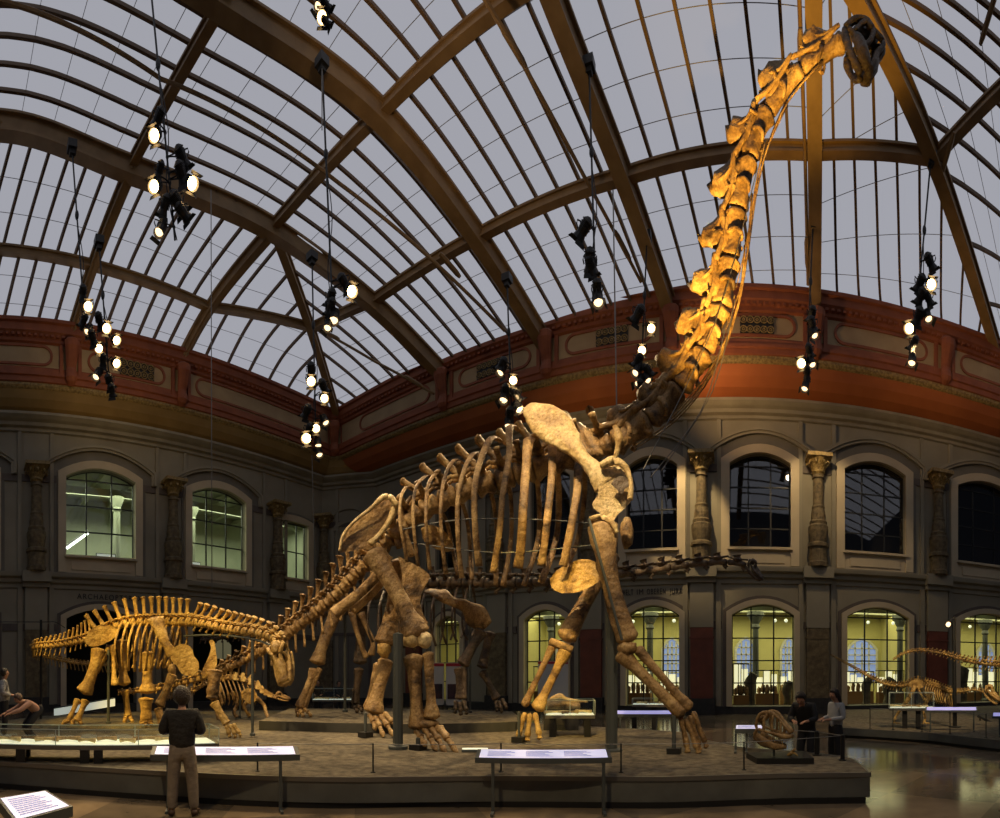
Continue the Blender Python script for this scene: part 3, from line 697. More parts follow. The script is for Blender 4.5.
# slanting tie rods
def rod(pts, rad, label):
    m1 = MB(); m1.loft(pts, rad, n=6, sub=1); a, b = pts[0], pts[-1]; d = (b-a).normalized()
    for q, s_ in ((.16,1),(.84,-1)):
        c = a.lerp(b, q); m1.loft([c-d*.6, c-d*.4, c+d*.4, c+d*.6], [rad, rad*1.5, rad*1.5, rad], n=6, sub=1)
    o = m1.build('tie_rod', M['beam']); o['kind'] = 'structure'; o['label'] = label; o['category'] = 'tie rod'
rod([P(-60,-10,15.5), P(161,79,18.3), P(340,184,20.2), P(505,331,22.6)], .075, 'long slanting tie rod crossing the left half of the glass roof')
rod([P(478,-12,14.5), P(585,178,18), P(641,282,21.4)], .075, 'slanting tie rod between the two middle roof ribs')
rod([P(312,326,27.9), P(374,361,27.4), P(434,394,26.8)], .07, 'short slanting tie rod near the roof corner')
rod([P(799,-10,14), P(805,150,18), P(808,285,22)], .07, 'upright looking tie rod beside the rib behind the lit neck')
rod([P(1000,-20,15), P(960,100,18.2), P(940,180,19)], .06, 'thin slanting rod at the top right of the roof')
# ================================================================ platforms
def prism(name, pts, z0, z1, mtop, mside, label, cat, lip=.0):
    c = sum(pts, V())/len(pts); t = thing(name, label, cat, (c.x, c.y, z0))
    m1 = MB(); n = len(pts)
    for i in range(n):
        a, b = pts[i], pts[(i+1) % n]
        zr = z0+(.09 if z1-z0 > .3 else 0)
        m1.quad(a+V((0,0,zr)), b+V((0,0,zr)), b+V((0,0,z1)), a+V((0,0,z1)))
    m1.poly([p+V((0,0,zr)) for p in pts]); m1.build('side', mside, t)
    if zr > z0:
        m1 = MB(); ci = [p+(c-p).normalized()*.07 for p in pts]
        for i in range(n): a, b = ci[i], ci[(i+1) % n]; m1.quad(a+V((0,0,z0)), b+V((0,0,z0)), b+V((0,0,zr)), a+V((0,0,zr)))
        m1.build('recessed_base', M['black'], t)  # inset base, coloured black for the shadow line under the side
    m1 = MB(); m1.poly([p+V((0,0,z1+.001)) for p in pts]); m1.build('top', mtop, t)
    if lip:
        m1 = MB(); m1.loft([p+V((0,0,z1-.03)) for p in pts]+[pts[0]+V((0,0,z1-.03))], .035, .02, n=4, sub=1, sq=True); m1.build('edge_strip', M['rod'], t)
    return t
ZP = .47
front = [(-45,8.9),(0,8.45),(80,8.0),(161,7.62),(250,7.3),(340,7.15),(430,7.2),(501,7.24),(580,7.22),(670,7.2),(780,7.42),(870,7.49)]
back = [(855,8.6),(843,9.0),(800,9.55),(740,10.1),(705,11.2),(690,12.6),(640,13.4),(560,14.5),(430,18.5),(300,20.5),(150,20),(40,17.5),(-45,14)]
pts = [G(v.x, v.y) for v in crom([V((p,r,0)) for p, r in front], 3)]+[G(p, r) for p, r in back]
plat = prism('display_platform', pts, 0, ZP, M['sand'], M['platside'], 'wide dark sided platform carrying the giant skeleton and its neighbours', 'platform', .03)
dpts = [G(259,13.2),G(300,12.9),(G(420,12.35)),G(515,12.9),G(524,13.3),G(512,16.5),G(400,18),G(290,18)]
ZD = .72
M['plinth_d'] = mat('dais_side', (.06,.06,.055), (.045,.045,.04), 3, .55)
dais = prism('low_dais', dpts, ZP, ZD, M['sand'], M['plinth_d'], 'low dais on the platform under the dark long skeleton behind', 'platform')
rp = [G(838,15.2),G(880,14.6),G(928,13.9),G(1000,12.3),G(1040,11.5),G(1060,18),G(1000,26),G(900,23.4),G(838,22.9)]
plat2 = prism('side_platform', rp, 0, .31, M['sand'], M['platside'], 'low platform along the right end of the long wall', 'platform')

# ================================================================ bone builders
def sdir(px): a = az(px); return V((cos(a), -sin(a), 0))       # sideways as seen from the camera
def vdir(px): a = az(px); return V((sin(a), cos(a), 0))
def pxm(w_, r): return w_*r/F
def bonepx(mb, a, b, w0, ws, w1, mid=None, deep=.8, n=10, rough=.12):
    """limb bone between two survey points (px,py,r) with end and shaft widths in survey units"""
    A, B = P(*a), P(*b); r = (a[2]+b[2])/2; k = r/F/2
    pts = [A.lerp(B, t) for t in (0,.04,.12,.26,.5,.74,.88,.96,1)]
    if mid is not None:
        Mp = P(*mid)-A.lerp(B,.5)
        for i, t in enumerate((0,.04,.12,.26,.5,.74,.88,.96,1)): pts[i] = pts[i]+Mp*(4*t*(1-t))
    ws = [w0*.62, w0*.98, w0*.9, ws*1.12, ws, ws*1.12, w1*.88, w1*.98, w1*.62]
    dp = [w0*.5, w0*.72, w0*.62, ws[3]*deep, ws[4]*deep, ws[5]*deep, w1*.66, w1*.74, w1*.5]
    mb.loft(pts, [w*k for w in ws], [w*k for w in dp], ref=sdir((a[0]+b[0])/2)+V((0,0,.001)), n=n, sub=3, rough=rough)
def stick(mb, pts, ws, deep=.7, n=7, sub=4, rough=.08, ref=None):
    """rod-like bone through survey points with widths in survey units"""
    q = [P(*p) for p in pts]; w = ws if isinstance(ws, (list,tuple)) else [ws]*len(pts)
    ra = [w[i]*pts[i][2]/F/2 for i in range(len(pts))]
    mb.loft(q, ra, [x*deep for x in ra], ref=ref or sdir(pts[0][0]), n=n, sub=sub, rough=rough)
def vert(mb, c0, c1, up, rc, hs, lean=0.0, sw=.5, tr=0.0, ch=0.0, knob=1.3, chl=.4, n=7, rib=0.0, trz=.2):
    """one vertebra: spool centrum, arch, spine, side processes, chevron below"""
    T = c1-c0; L = T.length; T.normalize(); S = T.cross(up).normalized(); U = S.cross(T)
    m = c0.lerp(c1, .5)
    mb.loft([c0, c0.lerp(c1,.12), m, c0.lerp(c1,.88), c1], [rc*.8, rc, rc*.72, rc, rc*.8], ref=U, n=8, sub=2, rough=.15)
    mb.loft([m+U*rc*.5, m+U*rc*1.5], [L*.34, L*.26], [rc*.62, rc*.4], ref=T, n=6, sub=1)
    if hs > 0:
        b = m+U*rc*1.3; e = m+U*(rc+hs)+T*lean
        mb.loft([b, b.lerp(e,.4), b.lerp(e,.82), b.lerp(e,.95), e], [L*sw*.62, L*sw*.42, L*sw*.5, L*sw*.6, L*sw*.35], [rc*.3, rc*.17, rc*.28*knob, rc*.45*knob, rc*.25], ref=T, n=n, sub=2, rough=.25)
    if tr > 0:
        for s_ in (-1, 1):
            b = m+U*rc*1.0+S*s_*rc*.4; e = b+S*s_*tr+U*tr*trz
            mb.loft([b, b.lerp(e,.6), e], [L*.26, L*.16, L*.22], [rc*.25, rc*.18, rc*.2], ref=T, n=6, sub=2)
    for s_ in (-1, 1):   # joint processes
        b = m+U*rc*1.35+S*s_*rc*.4; mb.loft([b-T*L*.55+U*rc*.15, b, b+T*L*.6+U*rc*.3], [rc*.2, rc*.24, rc*.2], n=5, sub=1)
    if ch > 0:
        b = c1-U*rc*.8; e = b-U*ch-T*0-T*ch*chl*-1
        mb.loft([b, b.lerp(e,.5), e], [L*.16, L*.12, L*.2], [rc*.3, rc*.15, rc*.14], ref=T, n=6, sub=2)
def resample(pts, n):
    c = crom(pts, 12); d = [0]
    for a, b in zip(c[:-1], c[1:]): d.append(d[-1]+(b-a).length)
    out = []; j = 0
    for i in range(n+1):
        s_ = d[-1]*i/n
        while j < len(d)-2 and d[j+1] < s_: j += 1
        out.append(c[j].lerp(c[j+1], (s_-d[j])/max(1e-9, d[j+1]-d[j])))
    return out
def pick(vals, t):
    x = t*(len(vals)-1); i = min(int(x), len(vals)-2); f = x-i; return vals[i]*(1-f)+vals[i+1]*f
def column(root, name, path, n, rc, hs, m_, lean=(0,0), sw=(.5,.5), tr=(0,0), ch=(0,0), gap=.86, up=V((0,0,1)), chl=.4, knob=1.3, trz=.2, labels=None, warp=1.0):
    q = resample([P(*p) for p in path], n)
    for i in range(n):
        t = (i+.5)/n; a, b = q[i], q[i+1]; m = a.lerp(b,.5)
        mb = MB(); vert(mb, m.lerp(a, gap), m.lerp(b, gap), up, pick(rc,t), pick(hs,t), pick(lean,t), pick(sw,t), pick(tr,t), pick(ch,t), chl=chl, knob=knob, trz=trz)
        mb.build(name, m_, root, True)
    return q
def bar(root, a, b, w_, m_=None, name='support_post', base=True):
    mb = MB(); A, B = P(*a), P(*b); rr = w_*a[2]/F/2; mb.tube(A, B, rr, 10)
    if base: mb.lathe((B.x,B.y,B.z), [(rr*1.9,0),(rr*1.9,.06),(rr*1.2,.08)], 12)
    mb.build(name, m_ or M['steel'], root)
def foot(root, name, ankle, toes, w_, m_, claw=True, meta=.55, claww=.9):
    """ankle: list of survey points, toes: list of toe tips; each digit one mesh"""
    for a, t in zip(ankle, toes):
        A, T = P(*a), P(*t); k = P(*a).lerp(T, meta)+V((0,0,.03)); r = a[2]/F/2
        mb = MB()
        mb.loft([A, A.lerp(k,.15), A.lerp(k,.5), A.lerp(k,.9), k], [w_*r*.7,w_*r,w_*r*.7,w_*r,w_*r*.7], n=8, sub=2, rough=.12)
        mb.loft([k.lerp(T,.06), k.lerp(T,.25), k.lerp(T,.5)], [w_*r*.75,w_*r*.6,w_*r*.75], n=8, sub=2)
        mb.loft([k.lerp(T,.54), k.lerp(T,.78), T+V((0,0,.02))], [w_*r*claww,w_*r*.7,w_*r*.2], n=8, sub=2)
        mb.build(name, m_, root, True)
def cable(root, pts, w_, m_, name='support_cable'):
    mb = MB(); mb.loft([P(*p) for p in pts], w_, n=5, sub=4); mb.build(name, m_, root)

def skull(root, o, fwd, up, L, m_, kind='arched', jaw=.12, W_=1.0, mname='skull', thick=1.0):
    """sauropod skull built of bony bars; o = back of skull base, fwd towards the snout"""
    X = V(fwd).normalized(); Y = V(up).cross(X).normalized(); Z = X.cross(Y)
    def q(x, y, z): return o+(X*x+Y*(y*W_)+Z*z)*L
    mb = MB()
    def st(pts, r, n=7, s_=3): mb.loft([q(*p) for p in pts], [x*L*thick for x in (r if isinstance(r,(list,tuple)) else [r]*len(pts))], n=n, sub=s_, rough=.15)
    if kind == 'arched':
        for s in (-1, 1):
            st([(.30,s*.20,.12),(.55,s*.20,.12),(.80,s*.17,.10),(1.0,s*.09,.10)], [.045,.075,.085,.06])      # maxilla
            st([(1.0,s*.05,.14),(.88,s*.05,.30),(.72,s*.06,.42),(.60,s*.05,.60),(.48,s*.05,.66),(.36,s*.09,.60),(.28,s*.15,.50)], [.055,.05,.038,.032,.035,.038,.045])   # nasal arch
            st([(.62,s*.19,.14),(.58,s*.17,.30),(.46,s*.16,.44),(.36,s*.15,.50)], [.045,.032,.032,.04])       # lacrimal bar
            st([(.28,s*.16,.50),(.14,s*.20,.46),(.05,s*.21,.38)], [.05,.045,.04])
            st([(.14,s*.20,.46),(.20,s*.23,.30),(.32,s*.22,.13)], [.04,.03,.04])                              # postorbital
            st([(.05,s*.21,.40),(.02,s*.22,.22),(.10,s*.21,.02)], [.04,.045,.05])                             # quadrate
            st([(.10,s*.21,.03),(.22,s*.22,.08),(.34,s*.21,.12)], [.035,.03,.04])
            for j in range(9):
                x = .58+.048*j; y = .19-.1*((j/8)**2); mb.loft([q(x,s*y,.05), q(x,s*y,.0), q(x+.005,s*(y-.01),-.055)], [.02*L,.018*L,.006*L], n=5, sub=1)
        st([(-.02,0,.30),(.1,0,.32),(.26,0,.42)], [.10,.12,.08]); st([(.0,0,.47),(.16,0,.50),(.3,0,.52)], [.06,.11,.09]); st([(-.06,0,.22),(.04,0,.24)], [.05,.06])
        st([(.98,-.07,.12),(1.02,0,.11),(.98,.07,.12)], .06)
    else:
        for s in (-1, 1):
            st([(.20,s*.18,.20),(.45,s*.17,.10),(.75,s*.15,.06),(1.0,s*.12,.05)], [.05,.075,.075,.06])
            st([(1.0,s*.07,.09),(.75,s*.07,.17),(.50,s*.07,.27),(.36,s*.09,.36)], [.07,.075,.06,.05])
            st([(.36,s*.09,.38),(.24,s*.17,.42),(.12,s*.20,.40)], [.05,.055,.05])
            st([(.12,s*.20,.40),(.12,s*.22,.24),(.22,s*.2,.18)], [.045,.035,.035])
            st([(.34,s*.16,.36),(.38,s*.18,.24),(.46,s*.17,.12)], [.035,.03,.035])
            st([(.02,s*.16,.36),(.06,s*.18,.18),(.16,s*.18,.06)], [.04,.04,.045])
            for j in range(6):
                mb.loft([q(.99+.01*(j%2),s*(.015+.02*j),.02), q(1.0,s*(.015+.02*j),-.05)], [.012*L,.006*L], n=5, sub=1)
        st([(-.02,0,.28),(.1,0,.32),(.28,0,.40)], [.11,.13,.08]); st([(.04,0,.43),(.2,0,.44),(.34,0,.42)], [.09,.11,.07])
        st([(.98,-.1,.05),(1.03,0,.06),(.98,.1,.05)], .07); st([(.42,0,.22),(.55,0,.2),(.8,0,.11),(1.0,0,.07)], [.1,.14,.14,.12], 10)
    sk = mb.build(mname, m_, root, True)
    mb = MB()
    for s in (-1, 1):
        mb.loft([q(.10,s*.21,-.01-jaw*.1), q(.3,s*.21,-.06-jaw*.4), q(.6,s*.18,-.09-jaw*.8), q(.86,s*.12,-.07-jaw), q(.98,s*.04,-.04-jaw)], [x*L*thick for x in (.04,.06,.05,.06,.05)], [x*L*thick for x in (.03,.025,.025,.03,.04)], ref=Z, n=7, sub=3)
        for j in range(7):
            x = .66+.045*j; y = .17-.12*((j/6)**2)
            mb.loft([q(x,s*y,-.05-jaw*(x-.05)), q(x+.005,s*(y-.008),.01-jaw*(x-.05))], [.018*L,.006*L], n=5, sub=1)
    mb.build('mandible', m_, sk, True)
    return sk

# ================================================================ the giant long-necked skeleton
BR = thing('brachiosaur_skeleton', 'giant mounted brown skeleton with raised forequarters and neck reaching to the glass roof', 'skeleton', G(520, 10.2, ZP))
mbn, mlt = M['bone'], M['bone_lit_pale']
# neck
neck = [(613,444,10.35),(640,429,10.25),(668,405,10.1),(692,372,10),(713,334,9.9),(725,292,9.75),(733,246,9.65),(738,205,9.55),(747,163,9.4),(762,122,9.3),(781,89,9.2),(806,66,9.05),(829,49,8.95),(845,42,8.9)]
NV = 10
qn = resample([P(*p) for p in neck], NV)
UPN = V((-1, .12, .55))
for i in range(NV):
    t = i/(NV-1); a, b = qn[i], qn[i+1]; T = (b-a).normalized(); L = (b-a).length
    side = vdir(720); U = side.cross(T).normalized()
    if U.x > 0: U = -U
    S = T.cross(U); mb = MB(); k = (1-.5*t)
    rc = .24*k+.025; m = a.lerp(b,.5)
    # centrum with ball joint and hollow flank
    mb.loft([a+T*L*.02, a.lerp(b,.1), a.lerp(b,.35), a.lerp(b,.7), a.lerp(b,.9), b-T*L*.02], [rc*.6, rc*1.0, rc*.8, rc*.82, rc*1.1, rc*.8], [rc*.5, rc*.85, rc*.6, rc*.65, rc*.95, rc*.7], ref=U, n=10, sub=3, rough=.35)
    # neural arch, laminae and ragged spine
    mb.loft([a.lerp(b,.15)+U*rc*.7, m+U*rc*1.0, a.lerp(b,.85)+U*rc*.8], [rc*.5, rc*.7, rc*.45], [rc*.4,rc*.55,rc*.38], ref=U, n=9, sub=3, rough=.4)
    e = a.lerp(b,.38)+U*rc*(3.0 if i > 1 else 2.3)
    mb.loft([m+U*rc*.9, (m+U*rc*.9).lerp(e,.5), e, e+U*rc*.12], [L*.46, L*.30, L*.22, L*.10], [rc*.6, rc*.35, rc*.6, rc*.3], ref=T, n=9, sub=3, rough=.6)
    for s_ in (-1, 1):
        mb.loft([a.lerp(b,.98)+U*rc*1.55+S*s_*rc*.55, a.lerp(b,.7)+U*rc*1.25+S*s_*rc*.45, a.lerp(b,.3)+U*rc*1.1+S*s_*rc*.5, a.lerp(b,-.12)+U*rc*1.45+S*s_*rc*.6], [rc*.22, rc*.24, rc*.22, rc*.3], n=7, sub=3, rough=.3)
        mb.loft([e, a.lerp(b,.62)+U*rc*1.6+S*s_*rc*.5, a.lerp(b,.95)+U*rc*1.6+S*s_*rc*.55], [rc*.2,rc*.16,rc*.2], n=6, sub=3)
        mb.loft([m+S*s_*rc*.45+U*rc*.5, m+S*s_*rc*1.0-U*rc*.1, a.lerp(b,.42)+S*s_*rc*1.05-U*rc*.75, a.lerp(b,.35)+S*s_*rc*.55-U*rc*.85], [rc*.26,rc*.2,rc*.22,rc*.18], n=7, sub=3, rough=.2)
    for q_ in range(7):
        f_ = random.uniform(.1,.9); s_ = random.choice((-1,1)); b0_ = a.lerp(b,f_)+U*rc*random.uniform(.6,1.3)+S*s_*rc*.35; d_ = U*random.uniform(.2,.9)+T*random.uniform(-.8,.4)+S*s_*random.uniform(.1,.6)
        mb.loft([b0_, b0_+d_*rc*.6, b0_+d_*rc*random.uniform(.8,1.2)], [rc*.24, rc*.2, rc*.09], [rc*.14, rc*.1, rc*.05], ref=T, n=6, sub=2, rough=.5)
    mb.build('neck_vertebra', mbn, BR, True)
# slender neck ribs and steel rods along the throat
for j, (off, i0, i1) in enumerate(((.30,9,4),(.34,8,3),(.38,8,2),(.42,7,1),(.40,6,1),(.46,5,0),(.44,5,0))):
    pts = []
    for i in range(i0, i1-1, -1):
        a, b = qn[i], qn[i+1]; T = (b-a).normalized(); U = vdir(720).cross(T).normalized()
        if U.x > 0: U = -U
        f = (i0-i)/(i0-i1); pts.append(a.lerp(b,.4)-U*(.20-.006*i+.20*f*(1-f)*2+.05*f+.012*j)+vdir(720)*(.07*((j % 3)-1)))
    mb = MB(); mb.loft(pts, [.022]*1+[.017]*(len(pts)-2)+[.008], n=5, sub=3); lab(mb.build('neck_rib', mbn, BR, True), 'long thin rod of the throat')
for a_, b_ in (((757,170,9.3),(643,470,9.8)),((735,300,9.6),(662,470,9.8)),((725,330,9.6),(650,478,9.9))):
    cable(BR, [a_, ((a_[0]+b_[0])/2+14, (a_[1]+b_[1])/2+6, 9.6), b_], .010, M['rod'])
# skull
hd = P(848,41,8.9); fw = (P(872,86,8.75)-hd).normalized()
skull(BR, P(844,40,8.9), fw, sdir(850)*.9+V((0,0,.55)), .90, M['bone_shaded'], 'arched', jaw=.02, thick=1.45)
# back vertebrae
back_p = [(392,538,11.3),(410,520,11.25),(432,505,11.15),(462,493,11.0),(497,481,10.9),(540,468,10.75),(580,455,10.6),(613,444,10.4)]
column(BR, 'back_vertebra', back_p, 12, (.22,.25,.26,.27,.25), (.48,.66,.80,.84,.6), mbn, lean=(-.2,-.36,-.4,-.34,-.1), sw=(.42,.42,.45), tr=(.38,.42,.45), gap=.9, trz=.5, knob=2.0)
# sacrum and tail
tail = [(392,538,11.3),(374,556,11.5),(357,573,11.7),(341,590,11.95),(322,607,12.2),(300,624,12.5),(278,640,12.9),(255,655,13.3),(232,666,13.8),(208,676,14.4),(180,684,15),(150,690,15.6),(118,693,16.2)]
column(BR, 'tail_vertebra', tail, 35, (.20,.19,.17,.13,.095,.08,.06), (.46,.5,.42,.28,.15,.08,.03), mbn, lean=(-.24,-.34,-.3,-.22,-.1,-.05), sw=(.45,.45,.5), tr=(.22,.16,.08,.0), ch=(.0,.46,.44,.32,.18,.08,.03), gap=.82, chl=.5, knob=2.0)
# pelvis
sd, fv = sdir(370), vdir(370)
def outl(l, r): return [P(x, y, r if not callable(r) else r(x)) for x, y in l]
il = [(340,553),(343,536),(354,522),(370,509),(381,498),(390,499),(396,506),(391,519),(383,531),(376,542),(378,552),(366,549),(352,551)]
mb = MB(); mb.plate(outl(il, lambda x: 10.75+(x-340)*.002), fv*-1+sd*.2, .075); mb.build('ilium', mbn, BR, True)
mb = MB(); stick(mb, [(396,505,10.75),(389,521,10.7),(379,535,10.7),(370,544,10.7)], [9,6,5,8]); mb.build('ilium_crest', mlt, BR, True)
mb = MB(); stick(mb, [(340,551,10.72),(343,536,10.68),(354,522,10.66),(371,508.5,10.64),(383,497.5,10.64),(391,498,10.64),(397,506,10.64)], [3.4,3.4,3.4,4.2,6,6.5,6], deep=.9); mb.build('ilium_lit_rim', mlt, BR, True)  # added strip in lit bone colour for the bright edge of the ilium
il2 = [(421,528),(431,525),(443,530),(451,540),(453,547),(448,552),(436,549),(424,541)]
mb = MB(); mb.plate(outl(il2, 12.0), fv*-1, .06); lab(mb.build('ilium', M['bone_gold_lit'], BR, True), 'far hip bone lobe lit orange between the ribs')
mb = MB(); stick(mb, [(387,555,10.9),(378,574,11),(362,591,11.1),(344,606,11.2),(334,614,11.25)], [14,11,11,12,13], deep=.45); mb.build('ischium', mbn, BR, True)
mb = MB(); stick(mb, [(388,560,11.7),(383,580,11.9),(370,596,12),(352,611,12.1)], [10,8,8,10], deep=.45); mb.build('ischium', mbn, BR, True)
mb = MB(); mb.plate(outl([(398,556),(410,562),(424,570),(430,577),(424,588),(420,602),(424,616),(428,624),(419,628),(409,622),(404,606),(401,590),(402,574)], 11.15), fv*-1+sd*.3, .08); mb.build('pubis', mbn, BR, True)
mb = MB(); stick(mb, [(399,508,11.1),(404,526,11.1),(408,542,11.1),(412,556,11.2)], [8,6,6,9]); stick(mb, [(392,516,11.2),(394,532,11.2),(400,548,11.2)], [7,5,7]); mb.build('sacral_rib', mbn, BR, True)
# near hind leg
mb = MB(); bonepx(mb, (373,552,10.4), (417,637,10.15), 27, 17, 31, mid=(397,593,10.2)); mb.build('femur', mbn, BR, True)
mb = MB(); mb.blob(P(410,640,10.1), .2,.17,.17, rough=.3); mb.blob(P(424,640,10.1), .17,.17,.18, rough=.3); mb.build('knee_joint', mlt, BR, True)
mb = MB(); bonepx(mb, (413,655,10.1), (418,729,10), 22, 12, 20); mb.build('tibia', mbn, BR, True)
mb = MB(); bonepx(mb, (428,652,10.1), (432,719,10), 12, 9, 18); mb.build('fibula', mbn, BR, True)
mb = MB(); mb.blob(P(427,724,10), .24,.17,.11, sd, fv, rough=.3); mb.build('ankle_bone', mbn, BR, True)
foot(BR, 'toe', [(416,730,10),(424,728,9.95),(431,728,9.95),(437,727,9.95),(440,727,10)], [(426,747,9.6),(437,752,9.5),(446,754,9.45),(458,754,9.4),(454,749,9.6)], 7.5, mbn, meta=.52)
# far hind leg
mb = MB(); bonepx(mb, (402,560,12.1), (386,645,12.2), 22, 15, 26); mb.build('femur', mbn, BR, True)
mb = MB(); mb.blob(P(384,650,12.1), .19,.17,.2, rough=.3); mb.build('knee_joint', M['bone_gold_lit'], BR, True)
mb = MB(); bonepx(mb, (386,659,12.1), (373,713,12), 17, 13, 21); mb.build('tibia', mbn, BR, True)
mb = MB(); bonepx(mb, (378,663,12.2), (368,709,12.2), 9, 7, 12); mb.build('fibula', mbn, BR, True)
foot(BR, 'toe', [(370,714,12),(375,716,11.95),(380,715,11.95),(384,713,11.95)], [(376,731,11.7),(384,738,11.5),(394,737,11.5),(400,732,11.7)], 6.5, mbn)
# ribs
near = [([(407,487,10.6),(401,498,10.3),(400,522,10.1),(404,545,10.15),(407,562,10.3)], 3.4), ([(426,476,10.6),(416,488,10.25),(413,512,10.05),(415,540,10.1),(418,566,10.3)], 3.6),
 ([(436,474,10.6),(428,486,10.25),(426,512,10),(427,540,10.05),(430,570,10.3)], 3.8), ([(455,460,10.5),(446,474,10.2),(441,502,9.95),(442,540,10),(446,574,10.2)], 4.2),
 ([(475,453,10.45),(465,468,10.15),(458,498,9.9),(458,540,9.9),(462,578,10.15)], 5), ([(492,438,10.4),(482,456,10.1),(475,486,9.8),(475,525,9.8),(479,566,10.05)], 6.6),
 ([(510,427,10.3),(509,456,10.0),(503,493,9.75),(499,535,9.75),(493,573,9.95)], 6.6), ([(529,440,10.2),(526,470,9.95),(523,510,9.7),(521,545,9.75),(518,568,9.95)], 9.5),
 ([(553,440,10.15),(552,475,9.9),(548,512,9.7),(545,540,9.75),(541,566,9.9)], 8), ([(580,462,10.1),(577,492,9.85),(572,522,9.7),(566,552,9.8),(563,566,9.9)], 8.5)]
for pts, w_ in near:
    mb = MB(); head = [(pts[0][0]+9, pts[0][1]+4, 10.75)]
    stick(mb, head+pts, [w_*.8, w_*1.25]+[w_]*(len(pts)-2)+[w_*1.15], deep=.4, n=8, sub=5); mb.build('rib', mbn, BR, True)
far = [([(436,505,11.4),(446,520,11.9),(452,545,12.1),(458,575,12.0)], 4), ([(458,494,11.3),(466,515,11.8),(470,545,12),(472,580,11.9)], 4.2), ([(487,485,11.2),(493,500,11.7),(497,535,11.9),(496,585,11.7)], 4.4),
 ([(507,480,11.1),(511,500,11.6),(511,540,11.8),(503,586,11.6)], 4.6), ([(536,468,11),(539,500,11.5),(538,540,11.7),(524,586,11.5)], 5.2), ([(556,462,10.9),(559,495,11.4),(556,540,11.6),(541,583,11.4)], 6.5), ([(582,456,10.8),(585,490,11.2),(578,540,11.4),(566,566,11.3)], 5.5)]
for pts, w_ in far:
    mb = MB(); stick(mb, pts, [w_*1.1]+[w_]*(len(pts)-2)+[w_*1.2], deep=.4, n=7, sub=5); mb.build('rib', mbn, BR, True)
for (a_, b_, c_) in (((400,530,10.2),(470,519,9.95),(600,524,10)), ((412,543,10.2),(500,553,9.9),(596,545,10))):
    cable(BR, [a_, b_, c_], .014, M['steel'], 'rib_wire')
# shoulder girdle, near side
cx = 575; fs = vdir(cx)
mb = MB(); sax = [(524,412,9.8,9),(531,413,9.78,22),(544,420,9.74,35),(557,429,9.7,37),(568,440,9.64,27),(577,451,9.58,17),(585,460,9.5,13.5),(593,468,9.44,17),(601,475,9.4,27),(608,483,9.38,33)]
mb.loft([P(x,y,r) for x,y,r,_ in sax], [q*r/F/2 for _,_,r,q in sax], [.05,.07,.075,.075,.085,.11,.13,.14,.13,.09], ref=sdir(cx)*.72+V((0,0,.7)), n=14, sub=4, rough=.06)
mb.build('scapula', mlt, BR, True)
co_ = [(594,470),(603,467),(614,463),(623,469),(629,482),(632,498),(626,507),(618,514),(612,521),(601,514),(592,505),(598,494),(597,481)]
mb = MB(); mb.plate(outl(co_, lambda x: 9.27+(x-594)*.003), fs*-1+sdir(cx)*.2, .08)
mb.build('coracoid', M['bone_lit_pale'], BR, True)
mb = MB(); mb.plate(outl([(611,484),(615,478),(622,476),(628,479),(629,486),(625,489),(622,494),(617,490)], 9.17), fs*-1, .012); lab(mb.build('coracoid_hollow_shade', M['bone_shaded'], BR, True), 'dark plate for the shade in the shoulder joint hollow')  # thin dark plate laid on top, standing for shade in the joint
mb = MB(); stick(mb, [(601,466,9.2),(613,461,9.18),(625,467,9.17),(631,483,9.17),(630,500,9.2)], [8,10,7,5,6], deep=.8); mb.build('coracoid_rim', mlt, BR, True)
mb = MB(); stick(mb, [(614,462,10.3),(618,448,10.2),(619,437,10.15),(615,426,10.2)], [5,6,9,6]); stick(mb, [(618,446,10.2),(624,440,10.2),(627,434,10.3)], [6,5,3]); mb.build('neck_rib', mlt, BR, True)
# shoulder plates of the first back vertebrae
for a_ in ([(577,424,10.5),(585,432,10.4),(594,444,10.3),(600,456,10.25)], [(612,422,10.4),(625,424,10.35),(640,428,10.2),(652,432,10.1)], [(580,433,10.35),(583,444,10.2),(590,453,10.15),(600,456,10.2)]):
    mb = MB(); stick(mb, a_, [8,10,12,9], deep=.5, rough=.3); mb.build('shoulder_vertebra', mbn, BR, True)
# sternal plate
mb = MB(); mb.plate(outl([(550,579),(556,571),(568,564),(582,559),(596,562),(603,568),(601,578),(592,586),(578,592),(562,593),(552,588)], lambda x: 10.2-(x-550)*.006), fs*-1+V((0,0,-.4)), .07); mb.build('sternal_plate', M['bone_gold_lit'], BR, True)
# near foreleg
mb = MB(); bonepx(mb, (603,522,9.5), (629,642,9.4), 34, 19, 25, mid=(611,585,9.4)); mb.plate(outl([(588,520),(600,518),(612,522),(616,532),(615,548),(608,556),(600,550),(596,538)], 9.36), fs*-1, .08); mb.build('humerus', mbn, BR, True)
mb = MB(); stick(mb, [(590,519,9.3),(600,517,9.28),(611,522,9.28),(617,533,9.3)], [5,6,6,5]); mb.build('humerus_head', mlt, BR, True)
mb = MB(); bonepx(mb, (620,652,9.4), (683,715,9.35), 19, 11, 17); mb.build('ulna', mbn, BR, True)
mb = MB(); bonepx(mb, (637,648,9.35), (690,709,9.35), 12, 8, 14); mb.build('radius', mbn, BR, True)
mb = MB(); mb.blob(P(627,648,9.35), .2,.16,.13, rough=.3); mb.build('elbow_joint', mbn, BR, True)
foot(BR, 'forefoot_toe', [(681,717,9.4),(686,719,9.35),(690,716,9.35),(693,712,9.4)], [(688,754,9.35),(699,755,9.3),(700,752,9.4),(707,749,9.4)], 7, mbn, meta=.86, claww=1.0)
